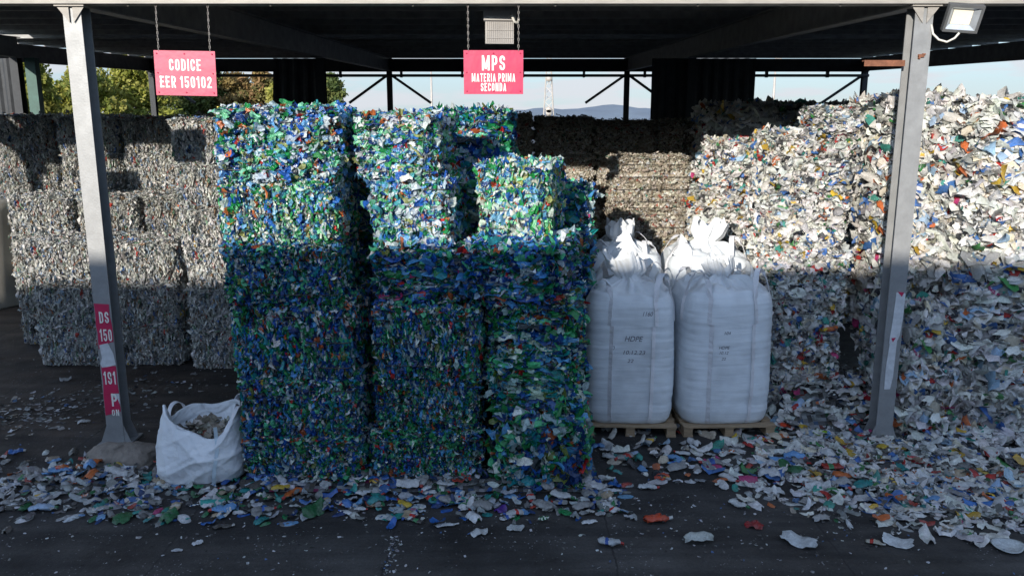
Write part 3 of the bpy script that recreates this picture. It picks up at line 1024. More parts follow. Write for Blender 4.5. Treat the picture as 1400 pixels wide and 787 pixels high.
# ------------------------------------------------------------------ bales
def bale_mesh(name, w, d, h, seed, pal, material, n, Ls, Ws, style, bands=0, loose=.03, out=.5, lumpy=.0, core_in=.05, curl=1.0, crump=.10, nu=5, nv=4, ragged=.03, smooth=False, edge=.075, oval=0.0):
    """pressed block of crushed bottles, origin at bottom centre"""
    rng = np.random.default_rng(seed)
    areas = np.array([w * h, w * h, d * h, d * h, w * d * 1.0])
    face = rng.choice(5, size=n, p=areas / areas.sum())
    a = rng.uniform(-.5, .5, n); b = rng.uniform(0, 1, n)
    nx = np.array([0, 0, -1, 1, 0])[face]; ny = np.array([-1, 1, 0, 0, 0])[face]; nz = np.array([0, 0, 0, 0, 1])[face]
    outn = np.stack([nx, ny, nz], 1).astype(float)
    side = face < 4
    fb = face < 2
    x = np.where(fb, a * w, np.where(side, nx * w / 2, a * w))
    y = np.where(fb, ny * d / 2, np.where(side, a * d, (rng.uniform(0, 1, n) - .5) * d))
    if bands:       # rows of flattened bottles
        b = np.where(rng.uniform(size=n) < .8, (np.floor(b * bands) + .5 + rng.normal(0, .20, n)) / bands, b)
        b = np.clip(b, 0, 1)
    z = np.where(side, b * h, h)
    # rounded, ragged edges and bulging layers between the wires
    q = np.clip(z / h, 0, 1)
    ph = rng.uniform(0, 6.28, 6)
    ins = edge * np.abs(2 * q - 1) ** 7
    if bands:
        ins = ins + .055 * np.abs(np.cos(math.pi * bands * q)) ** 2.5 + 0.01 * np.sin(9 * a + ph[0])
    ins = ins + .022 * np.sin(4.3 * a + ph[1]) * np.sin(5 * q + ph[2]) + .015 * np.sin(11 * a + ph[3] + 7 * q)
    ins = ins + np.abs(rng.normal(0, ragged, n)) - ragged * .5
    ins = ins + lumpy * (np.sin(7 * a + 3 * q + ph[4]) * np.sin(9 * q - 4 * a + ph[5]) + .6 * np.sin(17 * a + ph[2]) * np.sin(13 * q + ph[0]))
    eh = .08 * np.abs(2 * a) ** 8
    sgx = np.where(fb, -np.sign(a) * rng.uniform(0, .03, n) * (np.abs(a) > .44), 0)
    sgy = np.where(side & ~fb, -np.sign(a) * rng.uniform(0, .03, n) * (np.abs(a) > .44), 0)
    dn = np.where(side, ins + eh, np.abs(rng.normal(0, ragged * 1.3, n)) - ragged * .4)
    pos = np.stack([x + sgx, y + sgy, z], 1) - outn * dn[:, None]
    pos[:, 2] = np.maximum(pos[:, 2], .012)
    rn = rng.normal(0, 1, (n, 3))
    zt = np.tile([0, 0, 1.0], (n, 1))
    tang = np.cross(outn, zt)
    tang = np.where((np.abs(tang).sum(1) < .1)[:, None], np.array([1.0, 0, 0]), tang)
    out = out * rng.uniform(.0, 1.5, (n, 1))
    if style == 'v':       # scraps standing on edge
        lon = np.where(side[:, None], zt, tang) + rng.normal(0, .35, (n, 3))
        nrm = outn * out + tang * rng.normal(0, .9, (n, 1)) + rn * .35
    elif style == 'h':     # flat layers
        lon = tang + rng.normal(0, .22, (n, 3))
        nrm = outn * out + zt * (.2 + rng.normal(0, .75, (n, 1))) + rn * .28
    else:                  # jumbled
        lon = tang + rng.normal(0, .55, (n, 3))
        nrm = outn * out + zt * rng.normal(.15, .6, (n, 1)) + rn * .5
    nrm = np.where(side[:, None], nrm, outn * 1.3 + rn * .32)
    lon = np.where(side[:, None], lon, rng.normal(0, 1, (n, 3)) * np.array([1, .5, .1]))
    L = rng.uniform(*Ls, n); W = rng.uniform(*Ws, n)
    tail = np.clip(np.exp(rng.normal(-.03, .30, n)), .5, 1.5); L = L * tail; W = W * tail
    big = rng.uniform(size=n) < .05
    L = np.where(big, L * 1.25, L); W = np.where(big, W * 1.2, W)
    col = palette(rng, PAL[pal], n)
    # a few scraps stick out
    so = rng.uniform(size=n) < loose
    pos = pos + outn * (so * rng.uniform(.01, .06, n))[:, None]
    parts = [flakes(rng, pos, nrm, lon, L, W, col, crump, curl, nu, nv, palette(rng, PAL['white'], n), .10, oval)]
    # core: pressed body behind the scraps
    ci = core_in
    for (o_, ux, uy, nw, nh) in (((-w / 2 + ci, -d / 2 + ci, .0), (w - 2 * ci, 0, 0), (0, 0, h - ci), 34, 22), ((w / 2 - ci, d / 2 - ci, 0), (-w + 2 * ci, 0, 0), (0, 0, h - ci), 34, 22),
                                 ((-w / 2 + ci, d / 2 - ci, 0), (0, -d + 2 * ci, 0), (0, 0, h - ci), 30, 22), ((w / 2 - ci, -d / 2 + ci, 0), (0, d - 2 * ci, 0), (0, 0, h - ci), 30, 22),
                                 ((-w / 2 + ci, -d / 2 + ci, h - ci), (w - 2 * ci, 0, 0), (0, d - 2 * ci, 0), 34, 30)):
        o_ = np.array(o_); ux = np.array(ux); uy = np.array(uy)
        I, J = np.meshgrid(np.linspace(0, 1, nw + 1), np.linspace(0, 1, nh + 1), indexing='ij')
        P = o_ + I[..., None] * ux + J[..., None] * uy + rng.normal(0, .012, (nw + 1, nh + 1, 3))
        P[..., 2] = np.maximum(P[..., 2], .004)
        ii = np.arange(nw)[:, None] * (nh + 1) + np.arange(nh)[None]
        fq = np.stack([ii, ii + nh + 1, ii + nh + 2, ii + 1], -1).reshape(-1, 4)
        parts.append((P.reshape(-1, 3), fq, palette(rng, PAL[pal], len(fq))))
    v, f, c = join_np(parts)
    return np_mesh(name, v, f, c, material, smooth)


def strap_mesh(w, d, z, dip=.012):
    mb = MB()
    pts = []
    a, b = w / 2 + .004, d / 2 + .004
    rr = .05
    for cx, cy, a0 in ((a - rr, -b + rr, -90), (a - rr, b - rr, 0), (-a + rr, b - rr, 90), (-a + rr, -b + rr, 180)):
        for k in range(4):
            t = R(a0 + k * 30)
            pts.append((cx + rr * math.cos(t), cy + rr * math.sin(t), z))
    mb.tube(pts, .0048, 5, closed=True)
    return mb.mesh('strap', M['wire'])


KIND = {}


def make_kind(key, dims, count, straps, **kw):
    w, d, h = dims
    KIND[key] = dict(dims=dims, meshes=[bale_mesh('bale', w, d, h, 100 * len(KIND) + i, n=count, **kw) for i in range(kw.pop('variants', 3))],
                     straps=[strap_mesh(w, d, h * (k + .5) / straps) for k in range(straps)], used=0)


def add_kind(key, dims, count, straps, variants, **kw):
    w, d, h = dims
    base = 100 * (len(KIND) + 1)
    KIND[key] = dict(dims=dims, meshes=[bale_mesh('bale', w, d, h, base + i, n=count, **kw) for i in range(variants)],
                     straps=[strap_mesh(w, d, h * (k + .5) / straps) for k in range(straps)], used=0)


add_kind('blue_v', (1.2, 1.1, .62), 9500, 3, 3, pal='blue', material=M['pet'], Ls=(.04, .095), Ws=(.024, .055), style='v', out=.45, ragged=.032, crump=.11)
add_kind('pale_v', (1.2, 1.1, .62), 9500, 3, 3, pal='pale', material=M['pet'], Ls=(.04, .10), Ws=(.028, .06), style='v', out=.5, ragged=.034, crump=.11)
add_kind('pale_j', (1.2, 1.1, .66), 6500, 3, 1, pal='pale', material=M['pet'], Ls=(.05, .11), Ws=(.035, .07), style='j', out=.7, lumpy=.03, ragged=.05, loose=.12, crump=.10)
add_kind('pale_h', (.85, 1.15, .60), 6000, 4, 3, pal='pale', material=M['pet'], Ls=(.06, .14), Ws=(.035, .07), style='h', bands=4, out=.8, ragged=.028, curl=1.3, crump=.11)
add_kind('blue_h', (.85, 1.15, .60), 6000, 4, 3, pal='blue', material=M['pet'], Ls=(.08, .20), Ws=(.04, .08), style='h', bands=4, out=.9, ragged=.026, curl=1.3, crump=.11)
add_kind('blue_j', (.95, 1.1, .72), 2600, 2, 1, pal='blue', material=M['pet'], Ls=(.10, .20), Ws=(.06, .12), style='j', out=.9, ragged=.06, loose=.2)
add_kind('clear', (1.1, 1.1, .60), 6500, 3, 3, pal='clear', material=M['clear'], edge=.12, Ls=(.045, .11), Ws=(.02, .045), style='v', out=.5, ragged=.03, crump=.11)
add_kind('tan', (1.25, 1.1, .76), 5200, 4, 2, pal='tan', material=M['clear'], Ls=(.04, .09), Ws=(.025, .05), style='j', bands=3, out=.6, lumpy=.015, ragged=.03, loose=.08)
add_kind('white', (.98, 1.1, .70), 4200, 4, 3, pal='white', material=M['hdpe'], smooth=True, oval=.65, nu=6, Ls=(.075, .18), Ws=(.04, .09), style='j', out=.55, lumpy=.02, ragged=.035)
add_kind('white_h', (1.1, 1.1, .77), 3000, 3, 3, pal='white', material=M['hdpe'], smooth=True, oval=.65, nu=6, Ls=(.12, .30), Ws=(.06, .14), style='h', out=.5, lumpy=.05, ragged=.07, loose=.12, curl=1.1)
bl_rng = random.Random(7)


def bale(kind, x0, x1, yf, z0, h, label, group, rot=0.0, depth=1.1, straps=True, dy=0.0):
    K = KIND[kind]
    w0, d0, h0 = K['dims']
    me = K['meshes'][K['used'] % len(K['meshes'])]
    flip = (K['used'] // len(K['meshes'])) % 2
    K['used'] += 1
    o = bpy.data.objects.new('plastic_bale', me)
    COL.objects.link(o)
    w = x1 - x0
    a = R(rot)
    o.scale = (w / w0 * (.925 if kind == 'clear' else .965 if kind[:4] in ('blue', 'pale') else .98), depth / d0, h / h0 * .985)
    # x0..x1 / yf give the front face; the block is turned about its front left corner
    fx, fy = x0, yf
    if rot < 0:
        fx, fy = x0, yf - w * math.sin(a)
    c = Vector((w / 2 * math.cos(a) - depth / 2 * math.sin(a), w / 2 * math.sin(a) + depth / 2 * math.cos(a), 0))
    o.location = (fx + c.x + bl_rng.uniform(-.02, .02), fy + c.y + bl_rng.uniform(-.03, .03), z0)
    o.rotation_euler = (0, 0, a + (math.pi if flip else 0) + R(bl_rng.uniform(-2, 2)))
    tag(o, label, 'bale', group)
    if straps:
        for sm in K['straps']:
            link(bpy.data.objects.new('strap', sm), o)
    return o


ORD = ['bottom', 'second', 'third', 'fourth', 'fifth', 'sixth', 'seventh']


def level_word(k, n):   # which bale of its stack
    if k == n - 1: return 'topmost'
    if k == 0: return 'lowest'
    return ORD[k] + ' from ground'


# leftmost coloured stack
zs = [0, .50, 1.09, 1.86, 2.43, 3.03, 3.69]
xo = [(-2.70, -1.50), (-2.70, -1.50), (-2.73, -1.53), (-2.76, -1.63), (-2.79, -1.65), (-2.76, -1.61)]
for k in range(6):
    bale('pale_j' if k == 5 else 'pale_v' if k > 3 else 'blue_v', xo[k][0], xo[k][1], 7.66 + (.0, .0, .02, .0, .02, .0)[k], zs[k], zs[k + 1] - zs[k],
         f'coloured bale, {level_word(k, 6)} in the wide stack beside the slumped bag', 'coloured bottle bales', rot=(-1, 0, -1, 1, -1, 0)[k])
# middle coloured stack
lv = [('blue_v', -1.44, -.32, 0, .52, 0), ('blue_v', -1.38, -.30, .52, .58, -2), ('blue_v', -1.36, -.28, 1.10, .70, -2),
      ('blue_h', -1.37, -.54, 1.81, .55, -6), ('pale_h', -1.38, -.61, 2.36, .68, -7), ('pale_h', -1.47, -.70, 3.04, .60, -7)]
for k, (kd, a, b, z, h, r) in enumerate(lv):
    bale(kd, a, b, 7.74 + (.09 if k == 3 else .05 if k > 3 else 0), z, h, f'coloured bale, {level_word(k, 6)} in the middle stack of three', 'coloured bottle bales', rot=r)
# right coloured stack
lv = [('blue_j', -.16, .70, 7.52, 0, .74, -5), ('blue_h', -.22, .62, 7.66, .75, .56, -9), ('blue_h', -.22, .60, 7.66, 1.31, .56, -9),
      ('blue_h', -.47, .42, 7.58, 1.88, .56, -15), ('pale_h', -.37, .34, 8.02, 2.44, .72, -16)]
for k, (kd, a, b, y, z, h, r) in enumerate(lv):
    bale(kd, a, b, y, z, h, f'coloured bale, {level_word(k, 5)} in the short stack beside the sacks', 'coloured bottle bales', rot=r, depth=.92 if k == 4 else 1.2 if k == 3 else 1.1)
# coloured stack behind the middle one
for k in range(5):
    bale('blue_h', -.98, -.05, 9.75, k * .735, .735, f'coloured bale, {level_word(k, 5)} in the shadowed stack behind the middle one', 'coloured bottle bales', rot=-3)
for k in range(4):
    bale('blue_h', -.05, .88, 9.25, k * .70, .70, f'coloured bale, {level_word(k, 4)} in the stack behind the short one', 'coloured bottle bales', rot=-6)

for k in range(5):  # stack added to keep the gap between the coloured stacks dark
    bale('blue_h', -2.15, -1.08, 9.3, k * .69, .69, f'coloured bale, {level_word(k, 5)} in the added dark stack behind the wide coloured one', 'coloured bottle bales', rot=-2)
# clear PET bales on the left
G = 'clear bottle bales'
for c, nm in ((0, 'left column'), (1, 'right column')):
    for k in range(3):
        bale('clear', -7.08 + c * 1.11, -5.98 + c * 1.11, 11.68 + .03 * k * (c - .5), k * .62, .62,
             f'clear-bottle bale, {level_word(k, 3)}, {nm} of the low front block', G, rot=(1, -1)[c] * .6, straps=False)
for k in range(6):
    bale('clear', -4.76, -3.66, 11.50 + .02 * (k % 2), k * .60, .60,
         f'clear-bottle bale, {level_word(k, 6)} in the tall column beside the coloured stack', G, rot=(-1, 1)[k % 2], straps=False)
for c in range(3):
    for k in range(1, 4):
        bale('clear', -8.0 + c * 1.06, -6.95 + c * 1.06, 12.85 + .08 * (c % 2), k * .60, .60,
             f'clear-bottle bale, {level_word(k, 4)}, {("left", "centre", "right")[c]} column behind the low block', G, rot=(1, -1, .5)[c], straps=False)
    bale('clear', -8.0 + c * 1.06, -6.95 + c * 1.06, 12.85 + .08 * (c % 2), 0, .60,
         f'clear-bottle bale, lowest, {("left", "centre", "right")[c]} column behind the low block', G, straps=False)
for c in range(3):
    for k in range(1, 6):
        bale('clear', -7.75 + c * 1.12, -6.65 + c * 1.12, 14.05, k * .605, .605,
             f'clear-bottle bale, {level_word(k, 6)}, {("left", "centre", "right")[c]} column, back row near the tall column', G, straps=False)
for c in range(4):
    for k in range(1, 6):
        bale('clear', (-12.0, -10.86, -9.6, -8.5)[c], (-10.88, -9.74, -8.48, -7.38)[c], (17.2, 17.2, 15.4, 15.4)[c], k * .61, .61,
             f'clear-bottle bale, {level_word(k, 6)}, {("far left", "left", "right", "far right")[c]} column behind the tank', G, straps=False)

# dark mixed bales at the back
G = 'brownish film bales'
for c in range(7):
    for k in range(5):
        jx = bl_rng.uniform(-.03, .03)
        x0 = -4.15 + c * 1.145 + jx
        bale('tan', x0, x0 + 1.12, 15.6 + bl_rng.uniform(-.15, .15), k * .735, .735 * (bl_rng.uniform(.86, 1.08) if k == 4 else 1),
             f'dark bale, {level_word(k, 5)}, column {("first", "second", "third", "fourth", "fifth", "sixth", "seventh")[c]} of the shaded rear row', G, straps=False)
for k in range(4):
    bale('tan', 1.52, 2.68, 12.35, k * .76, .76, f'tan bale, {level_word(k, 4)} in the sunlit column behind the sacks', G, rot=-1, straps=True)
for k in range(3):
    bale('tan', .32, 1.44, 13.5, k * .84, .84, f'tan bale, {level_word(k, 3)} in the shaded column beside the sunlit one', G, rot=2, straps=False)

# white HDPE bales
G = 'white mixed plastic bales'
for c in range(2):
    for k in range(5):
        z = k * .69
        x0, x1 = (2.20, 3.14) if c == 0 else (3.12, 4.01)
        y = (11.5 if c == 0 else 9.62) + (.0, .02, .0, .05, .03)[k]
        h, z = (.66, k * .66) if c == 0 else (.69, k * .69)
        if c == 0: x0, x1 = 2.70, 3.80
        if c == 0 and k == 4: x0 = 2.95
        bale('white', x0, x1, y, z, h, f'white plastic bale, {level_word(k, 5)}, {("column beside the sacks", "column beside the right post")[c]}', G, rot=(1.5, -1)[(c + k) % 2])
bale('white_h', 3.55, 3.98, 9.60, 3.45, .28, 'small loose lump of pressed white plastic on top of the white stack', G, rot=-4, depth=.7, straps=False)
zz = [0, .80, 1.56, 2.32, 3.08, 3.84]
for c in range(2):
    for k in range(5):
        x0, x1 = (4.40, 5.18) if c == 0 else (5.14, 6.30)
        y = (8.75, 9.0, 9.3, 9.55, 9.66)[k] if c == 0 else (8.78, 8.9, 9.02, 9.0, 9.12)[k]
        bale('white_h', x0 + (0, .03)[k % 2] * (c == 0), x1, y, zz[k] - (0, .05)[c] * (k > 0), zz[k + 1] - zz[k],
             f'loose white bale, {level_word(k, 5)}, {("column behind the right post", "column at the right edge")[c]}', G, rot=(-3, 2, -2, 4, -2)[k])
for c in range(3):
    for k in range(5):
        x0 = 3.45 + c * 1.12
        bale('white_h', x0, x0 + 1.1, 14.3, k * .765, .765, f'shaded white bale, {level_word(k, 5)}, {("left", "middle", "right")[c]} column behind the white stack', G, straps=False)


# ------------------------------------------------------------------ bulk bags
def superell(a, th, p):
    c, s = abs(math.cos(th)), abs(math.sin(th))
    return a / (c ** p + s ** p) ** (1 / p)


class Bag:
    def __init__(s, a, hs, seed):
        s.a, s.hs = a, hs
        r = random.Random(seed)
        s.ph = [r.uniform(0, 6.28) for _ in range(24)]

    def half(s, z):
        t = z / s.hs
        return s.a * np.interp(t, [0, .03, .10, .3, .6, .85, .95, 1.0], [.90, .945, .985, 1.0, .99, .975, .95, .90])

    def rad(s, th, z):
        p = 5.0
        r = superell(s.half(z), th, p)
        t = z / s.hs
        P = s.ph
        # creases running round the sack, stronger near its corners
        k = (.4 + .6 * abs(math.sin(2 * th))) * (.35 + .65 * min(1, t * 1.5))
        w = math.sin(z * 95 + 2.2 * math.sin(2 * th + P[0]) + 3 * math.sin(z * 9 + P[1]))
        w2 = math.sin(z * 57 + 1.7 * math.sin(3 * th + P[2]) + P[3])
        r += .0012 * k * w + .0016 * k * w2
        r += .012 * math.sin(2 * th * 2 + P[4] + 4 * t) * t
        r += .018 * math.exp(-((t - .17) / .035) ** 2) * (-.5) * (.5 + .5 * math.sin(3 * th + P[5]))
        return r

    def pt(s, th, z, off=0.0):
        r = s.rad(th, z) + off
        return Vector((r * math.cos(th), r * math.sin(th), z))

    def front(s, x, z, off=0.004):
        """point of the front side (facing -y) above x"""
        th = -math.pi / 2
        for _ in range(14):
            r = s.rad(th, z)
            e = r * math.cos(th) - x
            th -= e / max(r, .1)
        r = s.rad(th, z)
        return Vector((x, r * math.sin(th) - off, z))


def bulk_bag(x, y, z, a, hs, seed, label, writing=(), rz=0.0, spout=1.0):
    B = Bag(a, hs, seed)
    r = random.Random(seed + 50)
    s = empty('bulk_bag', (x, y, z), rz)
    tag(s, label, 'bulk bag', 'full white bulk bags')
    nth = 128
    zs_ = [0] + [hs * (i / 110) for i in range(1, 111)]
    vs = []; fs = []
    for zq in zs_:
        for i in range(nth):
            vs.append(B.pt(2 * math.pi * i / nth, zq))
    P = [r.uniform(0, 6.28) for _ in range(12)]
    nt = 26
    for j in range(1, nt + 1):      # sagging gathered top
        t = j / nt
        for i in range(nth):
            th = 2 * math.pi * i / nth
            r0 = B.rad(th, hs)
            k = (1 - t) ** .8 * .84 + .16
            fold = .05 * t * (1 - t * .4) * (math.sin(9 * th + P[0] + 2 * t) + .8 * math.sin(15 * th + P[1] - 3 * t) + .6 * math.sin(23 * th + P[2]))
            hump = .13 * math.sin(min(1, t * 1.15) * math.pi * .5) + .03 * math.sin(2 * th + P[3]) * t + .035 * math.sin(3 * th + P[4] + 5 * t) * math.sin(math.pi * t)
            rim = .05 * math.exp(-((t - .08) / .07) ** 2) * (.6 + .4 * math.sin(6 * th + P[5]))
            rr = max(.03, r0 * k + fold * .35)
            vs.append(Vector((rr * math.cos(th), rr * math.sin(th), hs + hump + rim + fold * .55)))
    rows = len(zs_) + nt
    for j in range(rows - 1):
        for i in range(nth):
            fs.append((j * nth + i, j * nth + (i + 1) % nth, (j + 1) * nth + (i + 1) % nth, (j + 1) * nth + i))
    fs.append(tuple(range(nth - 1, -1, -1)))
    mb = MB(); mb.add(vs, fs, True)
    mb.build('sack', M['fabric'], s)
    # spout: gathered cloth tube standing up and flopping over
    vs = []; fs = []
    n2 = 72; rows = 22
    lean = r.uniform(0, 6.28)
    for j in range(rows):
        t = j / (rows - 1)
        neck = np.interp(t, [0, .2, .38, .6, 1], [.34, .2, .12, .19, .22]) * spout
        for i in range(n2):
            th = 2 * math.pi * i / n2
            f_ = 1 + .13 * math.sin(4 * th + P[6] + t) + .10 * math.sin(9 * th + P[7] - 2 * t) + .07 * math.sin(17 * th + P[8])
            zz_ = hs + .04 + .40 * spout * t + .05 * t * math.sin(3 * th + P[9]) + .03 * t * math.sin(7 * th + P[10])
            dx = .10 * t * t * math.cos(lean); dy = .08 * t * t * math.sin(lean)
            vs.append((neck * f_ * math.cos(th) * (1.15 - .2 * t) + dx, neck * f_ * math.sin(th) * (.95 - .35 * t) + dy, zz_))
    for j in range(rows - 1):
        for i in range(n2):
            fs.append((j * n2 + i, j * n2 + (i + 1) % n2, (j + 1) * n2 + (i + 1) % n2, (j + 1) * n2 + i))
    mb = MB(); mb.add(vs, fs, True)
    o = mb.build('spout', M['fabric_c'], s)
    # flaps of loose cloth round the rim
    for kf in range(3):
        th0 = r.uniform(0, 6.28)
        vs = []; fs = []
        for j in range(9):
            for i in range(13):
                u = i / 12 - .5; t = j / 8
                th = th0 + u * (1.3 - .5 * t)
                rr = B.rad(th, hs) * (.93 - .25 * t) + .02 * math.sin(11 * u + P[kf] + 5 * t)
                vs.append((rr * math.cos(th), rr * math.sin(th), hs + .03 + (.20 + .1 * math.sin(kf * 2.1 + P[11])) * t * (1 - (2 * u) ** 2 * .6) + .03 * math.sin(8 * u + P[kf + 3])))
        for j in range(8):
            for i in range(12):
                fs.append((j * 13 + i, j * 13 + i + 1, (j + 1) * 13 + i + 1, (j + 1) * 13 + i))
        mb = MB(); mb.add(vs, fs, True)
        mb.build('flap', M['fabric_c'], s)
    # lifting loops: webbing up one side of each corner, over and down the other
    for cq in range(4):
        c0 = math.pi / 4 + cq * math.pi / 2
        hh = r.uniform(.17, .30)
        pts = []
        for zq in np.linspace(hs * .80, hs * .985, 9):
            pts.append(B.pt(c0 - .30, zq, .004))
        pa = B.pt(c0 - .30, hs, .0); pb = B.pt(c0 + .30, hs, .0)
        lx, ly = r.uniform(-.10, .06) * math.cos(c0), r.uniform(-.10, .06) * math.sin(c0)
        for t in np.linspace(.1, .9, 11):
            w_ = math.sin(t * math.pi)
            p = pa.lerp(pb, t) * (1 - .10 * w_)
            pts.append(Vector((p.x + lx * w_, p.y + ly * w_, hs + .01 + hh * w_ ** .62)))
        for zq in np.linspace(hs * .985, hs * .80, 9):
            pts.append(B.pt(c0 + .30, zq, .004))
        sd = []
        for p in pts:
            th = math.atan2(p.y, p.x)
            sd.append(Vector((-math.sin(th), math.cos(th), 0)))
        for i in range(9, 20):
            t = (i - 9) / 10
            sd[i] = Vector((-math.sin(c0 + (t - .5) * 1.5), math.cos(c0 + (t - .5) * 1.5), 0)).lerp(Vector((math.cos(c0), math.sin(c0), 0)), math.sin(t * math.pi) * .8)
        mb = MB(); mb.strip(pts, sd, .062, .005)
        mb.build('lifting_loop', M['webbing'], s)
    # sewn side bands and seams
    for th0 in (-2.02, -1.12, 2.02, 1.12):
        mb = MB()
        pts = [B.pt(th0, zq, .0025) for zq in np.linspace(.02, hs * .80, 60)]
        mb.strip(pts, Vector((-math.sin(th0), math.cos(th0), 0)), .075, .004)
        mb.build('side_band', M['webbing'], s)
    for body, w, h, px, pz in writing:
        v, f = text_mesh(body, w, h, 0.0)
        vv = []
        for q in v:
            vv.append(B.front(px + q[0] * .96 + q[2] * .25, pz + q[2], .004 if True else 0))
        mb = MB(); mb.add(vv, f)
        mb.build('handwriting', M['ink'], s)
    return s


def pallet(x, y, w, d, label, rz=0.0):
    s = empty('pallet', (x, y, 0), rz)
    tag(s, label, 'pallet', 'wooden pallets under the sacks')
    for k in range(6):
        mb = MB(); mb.box((0, -d / 2 + .05 + k * (d - .1) / 5, .121), (w, .10 if k not in (0, 5) else .12, .02)); mb.build('deck_board', M['wood'], s)
    for sx in (-1, 0, 1):
        mb = MB(); mb.box((sx * (w / 2 - .06), 0, .011), (.11, d, .02)); mb.build('bottom_board', M['wood'], s)
        mb = MB(); mb.box((sx * (w / 2 - .06), 0, .1005), (.11, d - .004, .018)); mb.build('stringer', M['wood'], s)
        for sy in (-1, 0, 1):
            mb = MB(); mb.box((sx * (w / 2 - .06), sy * (d / 2 - .08), .056), (.10, .14, .068)); mb.build('block', M['wood'], s)
    return s


ZP = .135
pallet(1.40, 9.47, 1.06, 1.1, 'wooden pallet under the front white sack with the handwritten date', R(-3))
pallet(2.50, 9.47, 1.08, 1.1, 'wooden pallet under the front white sack nearest the white bales', R(2))
bulk_bag(1.38, 9.46, ZP, .525, 1.47, 1, 'full white sack with large handwriting on its front, left of the front pair',
         [('HDPE', .20, .06, .02, 1.03), ('10.12.23', .25, .045, .03, .87), ('22', .07, .04, -.01, .77), ('40', .05, .045, -.22, .92), ('1160', .11, .05, .17, 1.32)], R(-2))
bulk_bag(2.47, 9.47, ZP, .54, 1.50, 2, 'full white sack with upright loops, right of the front pair beside the white bales',
         [('104', .07, .035, -.06, 1.10), ('HDPE', .12, .035, -.09, .93), ('10.12', .10, .035, -.09, .87), ('22', .05, .03, -.09, .80)], R(3), .8)
bulk_bag(1.42, 10.72, ZP, .53, 1.74, 3, 'full white sack with a tall sunlit spout, behind the sack with large handwriting', rz=R(4), spout=.9)
bulk_bag(2.55, 10.72, ZP, .55, 1.70, 4, 'full white sack with sunlit gathered top, behind the sack with upright loops', rz=R(-3))
pallet(1.42, 10.72, 1.06, 1.1, 'wooden pallet under the rear white sack behind the handwritten one')
pallet(2.55, 10.72, 1.10, 1.1, 'wooden pallet under the rear white sack beside the white bales')


